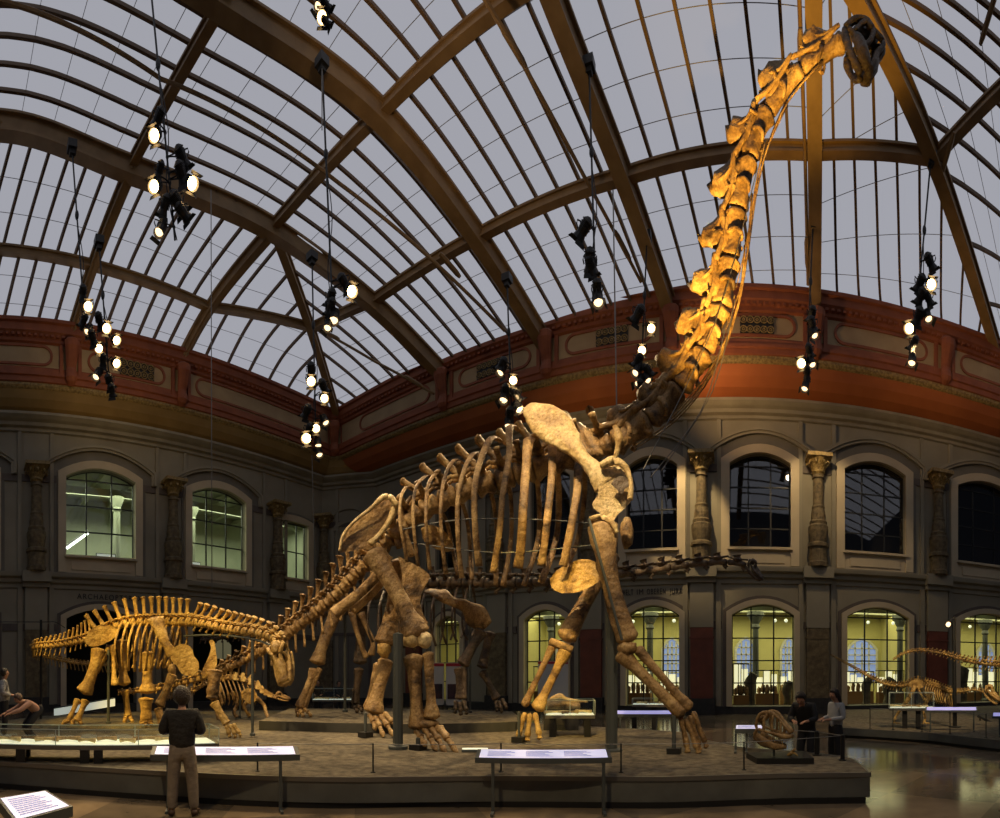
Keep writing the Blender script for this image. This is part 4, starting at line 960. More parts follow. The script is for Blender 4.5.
# far foreleg
mb = MB(); mb.blob(P(627,534,10.6), .15,.15,.35, rough=.3); bonepx(mb, (612,552,11), (565,640,10.9), 22, 15, 22); mb.build('humerus', mbn, BR, True)
mb = MB(); bonepx(mb, (566,650,10.85), (537,710,10.75), 16, 8, 16); mb.build('ulna', M['bone_gold_lit'], BR, True)
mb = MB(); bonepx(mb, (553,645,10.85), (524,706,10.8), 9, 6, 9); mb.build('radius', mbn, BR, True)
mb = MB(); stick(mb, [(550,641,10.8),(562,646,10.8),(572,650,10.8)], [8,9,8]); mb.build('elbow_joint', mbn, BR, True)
foot(BR, 'forefoot_toe', [(525,713,10.75),(530,714,10.7),(535,713,10.75)], [(517,742,10.75),(527,742,10.7),(540,740,10.6)], 6.5, M['bone_gold_lit'], meta=.86, claww=1.0)
# armature
bar(BR, (611.5,556,9.62), (611.5,752,9.62), 12); bar(BR, (398,634,9.88), (398,748.8,9.88), 10.5)
bar(BR, (589,519,9.25), (622,640,9.25), 3, None, 'support_rod', False)
for a_, b_, w_ in (((365.5,713,11.6),(365.5,737,11.6),3.2), ((418,738,9.75),(418,757,9.35),4.6), ((674,716,9.3),(674,755,9.3),4.4), ((519,712,10.7),(519,742,10.7),3)):
    bar(BR, a_, (b_[0], b_[1], a_[2]), w_, None, 'foot_stand', False)
    B = P(b_[0], b_[1], a_[2]); mb = MB(); mb.box((B.x,B.y,max(ZP+.05,B.z+.06)), .26,.26,.12); mb.build('foot_stand_base', M['black'], BR)

# ================================================================ dark long skeleton behind (on the dais)
DI = thing('diplodocus_skeleton', 'long low dark skeleton stretching its level neck right behind the giant one', 'skeleton', G(400, 14.6, ZD))
md = M['bone_shaded']
dp = [(352,602,15.4),(385,592,15.1),(420,585,14.9),(455,583,14.7),(485,583,14.4),(520,583,14),(560,581,13.6),(600,577,13.2),(640,572,12.8),(675,567,12.4),(705,563,12.1),(730,562,11.9),(746,565,11.75)]
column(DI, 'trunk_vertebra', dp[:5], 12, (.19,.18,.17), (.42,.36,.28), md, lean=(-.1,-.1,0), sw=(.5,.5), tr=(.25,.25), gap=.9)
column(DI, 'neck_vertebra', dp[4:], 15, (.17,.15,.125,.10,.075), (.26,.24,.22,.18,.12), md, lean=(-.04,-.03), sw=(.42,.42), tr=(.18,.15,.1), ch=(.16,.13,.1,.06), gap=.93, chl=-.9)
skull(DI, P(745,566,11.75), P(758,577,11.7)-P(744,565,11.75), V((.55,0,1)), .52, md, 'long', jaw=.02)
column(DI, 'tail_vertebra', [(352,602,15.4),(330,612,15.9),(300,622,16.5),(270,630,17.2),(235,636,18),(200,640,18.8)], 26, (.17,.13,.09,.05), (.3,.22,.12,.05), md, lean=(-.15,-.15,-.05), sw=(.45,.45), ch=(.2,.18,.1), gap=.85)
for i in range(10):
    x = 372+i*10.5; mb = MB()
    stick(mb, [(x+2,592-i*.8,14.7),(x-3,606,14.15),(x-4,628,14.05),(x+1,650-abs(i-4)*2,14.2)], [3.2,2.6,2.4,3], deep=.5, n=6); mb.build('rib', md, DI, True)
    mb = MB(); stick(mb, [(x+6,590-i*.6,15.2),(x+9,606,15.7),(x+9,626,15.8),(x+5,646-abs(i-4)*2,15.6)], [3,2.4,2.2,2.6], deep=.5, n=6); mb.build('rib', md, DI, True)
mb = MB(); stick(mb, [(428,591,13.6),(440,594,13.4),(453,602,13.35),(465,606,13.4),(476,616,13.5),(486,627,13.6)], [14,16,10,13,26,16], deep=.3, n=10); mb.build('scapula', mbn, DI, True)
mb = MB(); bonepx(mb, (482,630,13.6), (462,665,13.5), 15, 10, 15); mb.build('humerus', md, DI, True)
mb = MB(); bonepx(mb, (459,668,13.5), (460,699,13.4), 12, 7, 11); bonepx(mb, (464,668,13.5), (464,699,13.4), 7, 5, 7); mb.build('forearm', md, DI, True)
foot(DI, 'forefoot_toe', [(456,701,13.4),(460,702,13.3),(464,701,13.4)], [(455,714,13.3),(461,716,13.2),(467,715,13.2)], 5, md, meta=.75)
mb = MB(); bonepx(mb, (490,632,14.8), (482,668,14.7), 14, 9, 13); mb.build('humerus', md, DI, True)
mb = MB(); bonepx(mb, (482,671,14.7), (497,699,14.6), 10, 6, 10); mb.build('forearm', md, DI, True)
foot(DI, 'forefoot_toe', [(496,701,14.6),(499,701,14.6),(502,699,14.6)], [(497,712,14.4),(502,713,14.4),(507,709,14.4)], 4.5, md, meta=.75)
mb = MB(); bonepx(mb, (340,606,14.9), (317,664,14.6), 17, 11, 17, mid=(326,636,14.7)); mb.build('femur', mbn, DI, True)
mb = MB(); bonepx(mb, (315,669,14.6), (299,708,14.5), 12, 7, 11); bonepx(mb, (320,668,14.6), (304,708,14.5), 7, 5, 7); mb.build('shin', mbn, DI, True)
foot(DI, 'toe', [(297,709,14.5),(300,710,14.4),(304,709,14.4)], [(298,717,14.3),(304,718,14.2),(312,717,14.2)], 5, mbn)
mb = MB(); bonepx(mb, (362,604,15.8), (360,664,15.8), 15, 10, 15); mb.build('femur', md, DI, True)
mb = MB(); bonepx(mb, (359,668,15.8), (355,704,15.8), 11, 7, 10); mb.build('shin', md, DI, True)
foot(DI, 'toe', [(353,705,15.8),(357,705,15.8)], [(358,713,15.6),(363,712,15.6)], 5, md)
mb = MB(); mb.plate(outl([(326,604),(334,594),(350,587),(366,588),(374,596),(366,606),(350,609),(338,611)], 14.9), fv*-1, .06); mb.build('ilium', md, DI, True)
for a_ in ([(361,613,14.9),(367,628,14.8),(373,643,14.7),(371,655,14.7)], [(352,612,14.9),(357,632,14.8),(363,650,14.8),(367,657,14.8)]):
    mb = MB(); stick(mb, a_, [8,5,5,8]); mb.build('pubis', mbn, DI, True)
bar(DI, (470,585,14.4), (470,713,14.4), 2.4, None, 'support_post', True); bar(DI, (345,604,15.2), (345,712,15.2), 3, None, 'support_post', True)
# ================================================================ smaller long-necked skeleton (left)
DC = thing('dicraeosaur_skeleton', 'golden lit smaller long necked skeleton on the left with its head hanging towards the viewer', 'skeleton', G(140, 13.9, ZP))
mg = M['bone_gold_lit']
tr_ = [(94,636,15.1),(112,628,14.9),(130,623,14.6),(150,622,14.2),(172,622,13.6),(190,622,13.1)]
column(DC, 'back_vertebra', tr_, 13, (.13,.14,.14), (.60,.64,.60,.48), mg, lean=(-.14,-.08,.02), sw=(.55,.55), tr=(.2,.2), gap=.92, knob=1.7)
nk = [(190,622,13.1),(205,624,12.7),(222,628,12.3),(241,631,11.9),(258,633,11.5),(271,637,11.2),(280,644,10.95)]
column(DC, 'neck_vertebra', nk, 13, (.13,.12,.12,.10), (.42,.36,.30,.22,.14), mg, lean=(.22,.24,.16,.05), sw=(.5,.5), tr=(.16,.14), ch=(.12,.12,.1,.06), gap=.9, chl=-.6, knob=2.0)
t1 = [(94,636,15.1),(84,640,15.2),(72,643,15.3),(60,645,15.4),(48,646,15.5),(38,646.5,15.7),(33,648,16.1),(35,651,16.7),(42,655,17.2),(55,659,17.6),(70,662,17.9),(86,664,18.2),(104,665,18.5),(125,666,18.8)]
column(DC, 'tail_vertebra', t1, 44, (.12,.10,.08,.07,.06,.055,.05), (.52,.26,.15,.11,.09,.09,.07), mg, lean=(-.12,-.12,-.06,0,0,0), sw=(.55,.55), tr=(.14,.08,.0), ch=(.1,.26,.22,.18,.22,.24,.2), gap=.9, chl=.35)
skull(DC, P(283,651,10.95), (P(286,688,10.35)-P(283,651,10.95)), V((.25,-.75,.55)), .92, mg, 'long', jaw=.04, W_=1.0)
sdl, vdl = sdir(130), vdir(130)
mb = MB(); mb.plate(outl([(84,640),(90,630),(99,625.5),(110,625),(117,629),(115,637),(108,642),(98,646),(89,646)], 14.75), vdl*-1, .06); mb.build('ilium', mg, DC, True)
mb = MB(); stick(mb, [(110,646,15.3),(106,655,15.3),(101,664,15.35),(96,672,15.4)], [8,6,5,7]); mb.build('ischium', mg, DC, True)
mb = MB(); stick(mb, [(112,645,14.9),(114,658,14.9),(114,672,14.8),(115,685,14.7)], [7,5,5,8]); mb.build('pubis', mg, DC, True)
mb = MB(); bonepx(mb, (99,649,14.8), (84,693,14.7), 17, 11, 19, mid=(93,671,14.7)); mb.build('femur', mg, DC, True)
mb = MB(); bonepx(mb, (78,699,14.7), (68,722,14.6), 8, 5, 7); mb.build('tibia', mg, DC, True)
mb = MB(); bonepx(mb, (86,700,14.7), (77,721,14.6), 10, 6, 9); mb.build('fibula', mg, DC, True)
foot(DC, 'toe', [(67,721,14.6),(73,721,14.5),(78,720,14.5)], [(62,725,14.4),(72,726,14.3),(82,725,14.3)], 5, mg)
mb = MB(); bonepx(mb, (121,640,15.5), (124,685,15.4), 13, 8, 15); mb.build('femur', mg, DC, True)
mb = MB(); bonepx(mb, (125,690,15.4), (128,716,15.4), 10, 6, 9); mb.build('tibia', mg, DC, True)
foot(DC, 'toe', [(126,717,15.4),(130,717,15.4)], [(124,723,15.2),(133,723,15.2)], 5, mg)
for i in range(10):
    f = i/9; x0 = 120+f*60; w_ = 2.6
    mb = MB(); stick(mb, [(x0+3,621,13.9-f*1.0+.9),(x0-1,628,13.9-f*1.0+.35),(x0-5,645,13.75-f*1.0+.1),(x0-3-8*f,664+8*(1-abs(f-.4)),13.9-f*1.0+.3)], [w_,w_*1.1,w_,w_*1.2], deep=.5, n=6); mb.build('rib', mg, DC, True)
    mb = MB(); stick(mb, [(x0+4,622,14.5-f*1.0+.8),(x0+7,634,15.1-f*1.0+.8),(x0+5,652,15.2-f*1.0+.8),(x0-1,668,14.9-f*1.0+.8)], [w_,w_,w_*.9,w_], deep=.5, n=6); mb.build('rib', mg, DC, True)
mb = MB(); stick(mb, [(156,618,13.0),(160,630,12.8),(166,643,12.65),(173,655,12.6)], [17,13,9,13], deep=.3, n=10); mb.build('scapula', mg, DC, True)
mb = MB(); mb.plate(outl([(170,651),(178,645),(186,644),(192,649),(194,656),(198,661),(199,668),(195,674),(188,676),(181,673),(177,666),(171,660)], 12.55), vdl*-1, .06); mb.build('coracoid', mg, DC, True)
mb = MB(); mb.blob(P(172,670,12.6), .12,.12,.16, rough=.3); bonepx(mb, (173,674,12.6), (159,706,12.5), 11, 8, 12); mb.build('humerus', mbn, DC, True)
mb = MB(); bonepx(mb, (158,708,12.5), (163,730,12.4), 10, 7, 9); mb.build('forearm', mbn, DC, True)
foot(DC, 'forefoot_toe', [(161,730,12.4),(165,730,12.4)], [(161,735,12.3),(168,735,12.3)], 5, mbn, meta=.6)
mb = MB(); bonepx(mb, (148,652,14.0), (147,693,13.9), 14, 10, 18); mb.build('humerus', mg, DC, True)
mb = MB(); bonepx(mb, (146,698,13.8), (146,724,13.8), 17, 11, 13); mb.build('forearm', mg, DC, True)
foot(DC, 'forefoot_toe', [(142,721,13.8),(146,722,13.7),(150,721,13.8)], [(141,726,13.7),(146,727,13.6),(152,726,13.7)], 5, mg, meta=.5)
mb = MB(); mb.plate(outl([(201,675),(204,666),(208,658),(211,648),(209,641),(214,641),(216,652),(217,664),(213,671),(206,676)], 12.1), vdl*-1, .05); mb.build('coracoid', mg, DC, True)
mb = MB(); bonepx(mb, (215,670,11.95), (212,699,11.85), 17, 12, 13); mb.build('humerus', mbn, DC, True)
mb = MB(); bonepx(mb, (214,702,11.85), (227,724,11.7), 11, 7, 9); mb.build('forearm', mg, DC, True)
foot(DC, 'forefoot_toe', [(226,725,11.7),(230,725,11.6),(233,724,11.6)], [(230,738,11.6),(236,738,11.5),(241,737,11.5)], 5, mg, meta=.8)
cable(DC, [(184,636,13.2),(215,635,12.5),(253,639,11.6),(276,648,11.1)], .03, M['steel'], 'support_rod')
bar(DC, (108.5,650,14.9), (108.5,724,14.9), 3, None); bar(DC, (252.5,640,11.6), (252.5,736,11.6), 3, None); 

# ================================================================ small plated skeleton between the legs
KE = thing('kentrosaur_skeleton', 'small low plated skeleton with tiny pointed head beneath the hanging long skull', 'skeleton', G(240, 16.2, ZP))
kp = [(196,690,16.6),(206,684,16.5),(218,680,16.4),(230,678,16.2),(242,680,16),(254,687,15.8)]
column(KE, 'back_vertebra', kp, 18, (.06,.07,.07), (.12,.14,.12), mbn, sw=(.5,.5), tr=(.1,.1), gap=.88)
column(KE, 'neck_vertebra', [(254,687,15.8),(262,692,15.6),(270,696,15.5),(277,698,15.4)], 7, (.06,.05), (.08,.06), mbn, sw=(.5,.5), gap=.9)
column(KE, 'tail_vertebra', [(196,690,16.6),(186,694,16.8),(174,697,17),(160,698,17.2)], 14, (.06,.04), (.12,.08), mbn, sw=(.5,.5), ch=(.08,.05), gap=.88)
skull(KE, P(276,698,15.4), sdir(280)+V((0,0,-.12)), V((0,0,1)), .44, mbn, 'long', jaw=.02, W_=.8)
for i in range(11):
    x0 = 206+i*4.4; mb = MB(); stick(mb, [(x0,682-2*sin(i/10*pi),16.3),(x0+3,688,15.75),(x0+6,698,15.7),(x0+5,705,15.9)], [1.6,1.7,1.6,1.3], deep=.6, n=6); mb.build('rib', mbn, KE, True)
    mb = MB(); stick(mb, [(x0,682-2*sin(i/10*pi),16.4),(x0+3,690,16.8),(x0+5,700,16.8)], [1.5,1.4,1.2], deep=.6, n=6); mb.build('rib', mbn, KE, True)
for i, (x, y, h) in enumerate(((236,680,8),(243,681,9),(251,684,10),(258,689,9),(262,693,8),(266,695,6),(270,697,5))):
    for s_ in (-.14,.14):
        r = 15.95-.08*i+s_; mb = MB(); mb.plate(outl([(x-2.4,y),(x-2.2,y-h*.6),(x,y-h),(x+2.4,y-h*.55),(x+2.2,y)], r), vdir(250)*-1, .03, dome=1); mb.build('back_plate', mlt, KE, True)
mb = MB(); mb.plate(outl([(243,690),(250,688),(256,692),(257,699),(251,704),(245,701),(241,695)], 15.6), vdir(250)*-1, .04); mb.build('shoulder_blade', mg, KE, True)
mb = MB(); mb.plate(outl([(206,688),(214,684),(221,686),(222,692),(214,695),(207,694)], 16.0), vdir(250)*-1, .04); mb.build('ilium', mbn, KE, True)
for nm, ps in (('hind_leg',[(217,691,16),(222,702,15.9),(217,711,15.9),(219,719,15.8)]), ('hind_leg',[(232,692,16.5),(237,703,16.5),(234,712,16.4),(237,717,16.4)]), ('foreleg',[(257,698,15.6),(264,705,15.6),(266,712,15.55),(269,719,15.5)]), ('foreleg',[(250,700,16.1),(244,706,16.1),(247,712,16.1),(250,717,16.1)])):
    mb = MB(); stick(mb, ps, [5,4,3.4,4.5]); e = ps[-1]
    for d in (-2.5,0,2.5): stick(mb, [(e[0],e[1]-2,e[2]),(e[0]+1+d,e[1]+.5,e[2]-.1)], [1.6,1.2], sub=1)
    mb.build(nm, mbn, KE, True)
bar(KE, (240,684,16.1), (240,718.5,16.1), 1.4, None)

# ================================================================ small running skeleton and tail on the right
EL = thing('elaphrosaur_skeleton', 'small slender two legged skeleton with long thin tail by the right wall', 'skeleton', G(920, 16.6, .31))
column(EL, 'tail_vertebra', [(916,682,16.5),(902,686,16.8),(887,684.5,17.1),(869,676.5,17.5),(850,665.5,17.9),(830,654.5,18.3)], 34, (.075,.06,.05,.035,.025), (.12,.10,.07,.03,.0), mg, sw=(.5,.5), ch=(.12,.1,.07,.03,0), gap=.9, lean=(-.05,-.05))
column(EL, 'back_vertebra', [(916,682,16.5),(928,684,16.3),(940,688,16.1),(950,692,15.9)], 14, (.075,.07), (.14,.12), mg, sw=(.55,.5), tr=(.08,.08), gap=.9)
column(EL, 'neck_vertebra', [(950,692,15.9),(962,691.5,15.7),(974,690,15.5),(984,692,15.35)], 10, (.06,.05,.045), (.07,.05), mg, sw=(.5,.5), ch=(.05,.03), gap=.93)
skull(EL, P(983,692,15.35), (P(998,701,15.2)-P(983,692,15.35)), V((.3,0,1)), .62, mg, 'long', jaw=.12, W_=.7)
for i in range(11):
    x0 = 927+i*2.3; y0 = 684+i*.75; mb = MB(); stick(mb, [(x0,y0,16.2),(x0-1.5,y0+5,15.85),(x0+.5,y0+13,15.85),(x0+3,y0+17,16)], [1.4,1.4,1.3,1.1], deep=.6, n=6); mb.build('rib', mg, EL, True)
    mb = MB(); stick(mb, [(x0,y0,16.3),(x0+1.5,y0+6,16.6),(x0+2.5,y0+15,16.55)], [1.3,1.2,1], deep=.6, n=6); mb.build('rib', mg, EL, True)
mb = MB(); mb.plate(outl([(908,684),(913,680),(921,680),(926,684),(921,688),(912,688)], 16.3), vdir(920)*-1, .04); mb.build('ilium', mg, EL, True)
mb = MB(); stick(mb, [(917,686,16.3),(921,694,16.3),(925,700,16.3)], [3,2.2,4]); mb.build('pubis', mg, EL, True)
for ps in ([(915,686,16.2),(909,698,16.1),(901,709,16.3),(896,716,16.4),(894,723.5,16.3)], [(919,686,16.7),(929,697,16.5),(922,709,16.6),(925,717,16.5),(924,723.5,16.4)]):
    mb = MB(); stick(mb, ps[:2], [5,4.5], sub=2); mb.build('femur', mg, EL, True)
    mb = MB(); stick(mb, ps[1:3], [5,3.2], sub=2); mb.build('tibia', mg, EL, True)
    mb = MB(); stick(mb, ps[2:4]+[(ps[4][0],ps[4][1]-1,ps[4][2])], [3.4,2.4,3]); e = ps[4]
    for d in (-3,1,4): stick(mb, [(e[0],e[1]-1.5,e[2]),(e[0]+d+2,e[1],e[2]-.1)], [1.5,1.1], sub=1)
    mb.build('hind_foot', mg, EL, True)
for ps in ([(948,694,15.8),(945,701,15.7),(950,707,15.7),(953,711,15.6)], [(951,694,16.1),(949,703,16.2),(953,707,16.2)]):
    mb = MB(); stick(mb, ps, [3,2.4,2,2.2]); e = ps[-1]
    for d in (-1,1,3): stick(mb, [e,(e[0]+d,e[1]+3,e[2])], [1.2,.6], sub=1)
    mb.build('arm', mg, EL, True)
bar(EL, (917,686,16.5), (917,722.5,16.5), 1.2, None)
AL = thing('theropod_skeleton', 'larger tail skeleton reaching in from the right edge above the small runner', 'skeleton', G(1035, 14, .31))
column(AL, 'tail_vertebra', [(893,660,14.6),(905,653,14.5),(922,650.5,14.4),(940,653,14.3),(957,658,14.2),(972,662,14.1),(988,664,14),(1004,665.5,13.9),(1030,668,13.7),(1056,668,13.5)], 42, (.025,.04,.05,.06,.08,.10,.12), (.02,.05,.08,.12,.20,.26,.3), mg, sw=(.45,.4), tr=(0,0,.05,.1,.14), ch=(.02,.05,.08,.14,.22,.3), gap=.9, lean=(.02,.05,.08), chl=-.4)
bar(AL, (1036,668,13.65), (1036,735,13.65), 3, None)

# ================================================================ flesh-eater skull on its base
TS = thing('theropod_skull', 'brown open jawed theropod skull on a rod over a low black base', 'skull', G(778, 8.3, ZP))
mb = MB(); B = [G(746,8.8), G(757,8.2), G(814,8.2), G(805,9.0)]
for i in range(4):
    a, b = B[i], B[(i+1)%4]; mb.quad(a+V((0,0,ZP)), b+V((0,0,ZP)), b+V((0,0,ZP+.1)), a+V((0,0,ZP+.1)))
mb.poly([p+V((0,0,ZP+.1)) for p in B]); mb.build('base_board', M['black'], TS)
o_ = P(758.5,728,8.6); X_ = (P(799,737,8.3)-o_).normalized(); Z_ = (V((0,0,1))-X_*X_.z).normalized(); Y_ = Z_.cross(X_); Ls = .65
def tq(x, y, z): return o_+(X_*x+Y_*y+Z_*z)*Ls
mb = MB()
for s in (-1, 1):
    def st(p, r): mb.loft([tq(a,s*b,c) for a,b,c in p], [x*.95*Ls for x in (r if isinstance(r,(list,tuple)) else [r]*len(p))], n=7, sub=3, rough=.2)
    st([(.0,.2,.1),(.03,.22,.3),(.1,.2,.44),(.25,.17,.5)], [.05,.045,.05,.06]); st([(.25,.16,.5),(.42,.14,.5),(.6,.1,.38),(.8,.08,.22),(.98,.06,.08)], [.06,.055,.045,.05,.06])
    st([(.1,.22,.02),(.3,.21,.0),(.5,.18,-.02),(.8,.11,-.05),(1.0,.05,-.02)], [.04,.04,.05,.07,.06]); st([(.27,.19,.46),(.22,.22,.28),(.27,.22,.04)], .04)
    st([(.44,.15,.46),(.45,.18,.25),(.48,.18,.02)], .04); st([(.66,.11,.32),(.7,.13,.12),(.72,.13,-.02)], .04); st([(0,.2,.1),(.05,.22,.0),(.0,.21,-.16)], .045)
    for j in range(8): x = .52+.055*j; y = .17-.11*(j/8); mb.loft([tq(x,s*y,-.08), tq(x-.01,s*y,-.15), tq(x-.03,s*y,-.2)], [.02*Ls,.016*Ls,.004*Ls], n=5, sub=1)
mb.loft([tq(-.02,0,.2), tq(.1,0,.3), tq(.25,0,.46)], [.09*Ls,.1*Ls,.08*Ls], n=8)
sk_ = mb.build('cranium', mbn, TS, True)
mb = MB()
for s in (-1, 1):
    mb.loft([tq(.0,s*.2,-.16), tq(.25,s*.2,-.30), tq(.55,s*.16,-.36), tq(.85,s*.07,-.34)], [.10*Ls,.14*Ls,.10*Ls,.07*Ls], [.03*Ls]*4, ref=Z_, n=8, rough=.2)
    for j in range(6): x = .45+.07*j; y = .17-.1*(j/6); mb.loft([tq(x,s*y,-.29), tq(x-.01,s*y,-.22), tq(x-.03,s*y,-.18)], [.018*Ls,.014*Ls,.004*Ls], n=5, sub=1)
mb.build('lower_jaw', mbn, TS, True)
bar(TS, (774,738,8.45), (774,757,8.45), 2.4, None, 'stand_rod', False)
CL = thing('claw_bone', 'small orange brown curved claw bone lying beside the open jawed skull', 'bone', G(792,8.6,ZP))
mb = MB(); stick(mb, [(787,757.5,8.5),(790,754,8.45),(794,753,8.45),(798,756,8.4)], [3,4,3,1]); stick(mb, [(792,752,8.45),(795,749,8.45)], [3,2], sub=1); mb.build('claw', M['bone_gold_lit'], CL, True)

# ================================================================ cases, panels, rails
def table_panel(name, label, cat, a, b, rf, rb, ztop, zfloor, legs, thick=.09, screen='screen', slope=.08, splay=True):
    """lit sloping caption bench: front edge from px a to px b at distance rf, back edge at rb"""
    t = thing(name, label, cat, G((a+b)/2, (rf+rb)/2, zfloor))
    A, Bp = G(a, rf, ztop-slope/2), G(b, rf, ztop-slope/2); u = (Bp-A).normalized(); n = V((-u.y, u.x, 0)); d = rb-rf
    C_, D_ = Bp+n*d+V((0,0,slope)), A+n*d+V((0,0,slope)); dn = V((0,0,-thick))
    mb = MB(); mb.quad(A,Bp,C_,D_); mb.quad(A+dn,Bp+dn,Bp,A); mb.quad(Bp+dn,C_+dn,C_,Bp); mb.quad(C_+dn,D_+dn,D_,C_); mb.quad(D_+dn,A+dn,A,D_); mb.quad(A+dn,D_+dn,C_+dn,Bp+dn)
    mb.build('tray', M['steel'], t)
    e = V((0,0,.004)); q = [A.lerp(C_,.03), Bp.lerp(D_,.03), C_.lerp(A,.03), D_.lerp(Bp,.03)]
    mb = MB(); mb.poly([p+e for p in q]); mb.build('lit_panel', M[screen], t)
    mb = MB(); e2 = V((0,0,.008))
    W_ = (q[1]-q[0]); Hh = (q[3]-q[0])
    for j in range(5):
        for k2 in (0.06, .36, .66):
            if W_.length < .9 and k2 > .1: continue
            w2 = .24 if W_.length >= .9 else .8
            s0 = q[0]+W_*k2+Hh*(.18+.14*j); mb.quad(s0+e2, s0+W_*w2*(.9-.13*(j % 3))+e2, s0+W_*w2*(.9-.13*(j % 3))+Hh*.05+e2, s0+Hh*.05+e2)
    if screen == 'screen': mb.build('caption_print', M['print'], t)
    for f in legs:
        p = A.lerp(Bp, f)+n*d*.12; mb = MB(); mb.box((p.x,p.y,(ztop-thick+zfloor)/2-.02), .045, .045, ztop-thick-zfloor, u, n)
        if splay: mb.box((p.x-n.x*d*.3,p.y-n.y*d*.3,zfloor+.02), .045, d*.7, .04, u, n)
        mb.build('leg', M['steel'], t)
    return t
table_panel('caption_bench', 'long lit caption bench standing before the middle of the big platform', 'information bench', 475, 612, 6.92, 7.2, .84, 0, (.13,.94), thick=.075)
table_panel('caption_bench', 'lit caption bench before the platform, beside the standing man', 'information bench', 150, 300, 7.08, 7.38, .86, 0, (.12,.87))
sg = thing('floor_sign', 'low lit reading sign with pale violet sheet at the bottom left', 'sign', G(35, 4.35, 0))
fl, fr2, br, bl = G(15,4.25,.70), G(73,4.6,.74), G(46,5.0,.80), G(-3,4.75,.78)
mb = MB(); dn = V((0,0,-.1))
mb.poly([fl,fr2,br,bl]); mb.poly([p+dn for p in (fl,bl,br,fr2)])
for a, b in ((fl,fr2),(fr2,br),(br,bl),(bl,fl)): mb.quad(a+dn,b+dn,b,a)
mb.build('tray', M['steel'], sg)
cc = (fl+fr2+br+bl)/4; q = [p.lerp(cc,.10)+V((0,0,.004)) for p in (fl,fr2,br,bl)]
mb = MB(); mb.poly(q); mb.build('lit_panel', M['screen'], sg)
mb = MB()
for j in range(9):
    s0 = q[0].lerp(q[3], .12+.09*j); s1 = q[1].lerp(q[2], .12+.09*j); a = s0.lerp(s1,.1); b = s0.lerp(s1, .85-.08*(j % 3)); dd = (q[3]-q[0])*.025; e = V((0,0,.004)); mb.quad(a+e,b+e,b+dd+e,a+dd+e)
mb.build('caption_print', M['print'], sg)
mb = MB(); mb.loft([V((cc.x,cc.y,0)), V((cc.x,cc.y,.03)), V((cc.x,cc.y,.04)), V((cc.x,cc.y,.66))], [.22,.22,.05,.05], n=10, sub=1); mb.build('pedestal', M['steel'], sg)

def glass_case(label, a, b, rf, rb, z0, z1, zf, legs, bones=6, glow=True, lw=.16):
    t = thing('glass_showcase', label, 'glass case', G((a+b)/2, (rf+rb)/2, zf))
    A, Bp = G(a, rf), G(b, rf); u = (Bp-A).normalized(); n = V((-u.y,u.x,0)); L = (Bp-A).length; d = rb-rf; c = A+u*L/2+n*d/2
    mb = MB(); mb.box(c+V((0,0,z0-.04)), L, d, .08, u, n); mb.build('tray', M['rod'], t)
    mb = MB(); mb.box(c+V((0,0,z0+.006)), L*.97, d*.94, .012, u, n); mb.build('lit_bed', M['caselight'] if glow else M['white'], t)
    mb = MB(); h = z1-z0
    for s_ in (-1, 1):
        p = c+n*s_*d/2; mb.quad(p-u*L/2+V((0,0,z0)), p+u*L/2+V((0,0,z0)), p+u*L/2+V((0,0,z1)), p-u*L/2+V((0,0,z1)))
        p = c+u*s_*L/2; mb.quad(p-n*d/2+V((0,0,z0)), p+n*d/2+V((0,0,z0)), p+n*d/2+V((0,0,z1)), p-n*d/2+V((0,0,z1)))
    mb.quad(c-u*L/2-n*d/2+V((0,0,z1)), c+u*L/2-n*d/2+V((0,0,z1)), c+u*L/2+n*d/2+V((0,0,z1)), c-u*L/2+n*d/2+V((0,0,z1))); mb.build('glass_hood', M['caseglass'], t)
    mb = MB(); k2 = max(2, int(L/1.1))
    for j in range(k2+1):
        for s_ in (-1, 1): mb.box(c+u*(-L/2+L*j/k2)+n*s_*d/2+V((0,0,(z0+z1)/2)), .014, .014, h, u, n)
    for s_ in (-1, 1): mb.box(c+n*s_*d/2+V((0,0,z1)), L, .012, .012, u, n)
    for s_ in (-1, 1): mb.box(c+u*s_*L/2+V((0,0,z1)), .012, d, .012, u, n)
    mb.build('glass_edge', M['caseglass_edge'], t)
    for f, s_ in legs:
        p = A+u*L*f+n*d*s_; mb = MB(); mb.box((p.x,p.y,(z0-.08+zf)/2), lw, lw, z0-.08-zf, u, n); mb.build('leg', M['black'], t)
    for j in range(bones):
        p = c+u*L*(-.42+.84*(j+.5)/bones)+n*d*random.uniform(-.22,.22); mb = MB(); e = u*random.uniform(.12,.3)+n*random.uniform(-.1,.1)
        mb.loft([p-e+V((0,0,z0+.06)), p+V((0,0,z0+.07)), p+e+V((0,0,z0+.06))], [.04,.025,.045], n=7, sub=3, rough=.3)
        fb = mb.build('fossil_bone', mbn if j % 2 else mlt, None, True); tag(fb, 'loose fossil bone lying in the '+label, 'fossil', 'bones in the '+label)
    return t
M['caseglass_edge'] = mat('glass_edge', (.45,.52,.48), None, rough=.2)
glass_case('long glass case at the left platform edge', -25, 219, 8.5, 9.25, .78, 1.05, ZP, ((.19,.1),(.19,.9),(.45,.1),(.45,.9),(.505,.1),(.92,.1),(.92,.9)), 10)
glass_case('small glass case under the golden foreleg', 545, 595, 11.7, 12.4, 1.0, 1.36, ZP, ((.15,.15),(.85,.15),(.15,.85),(.85,.85)), 3)
glass_case('glass case behind the dais foot', 312, 356, 19.6, 20.3, .95, 1.4, ZP, ((.1,.2),(.9,.2)), 3)
glass_case('glass case below the small runner', 889, 934, 14.85, 15.4, .95, 1.42, .31, ((.35,.3),(.65,.3)), 3)
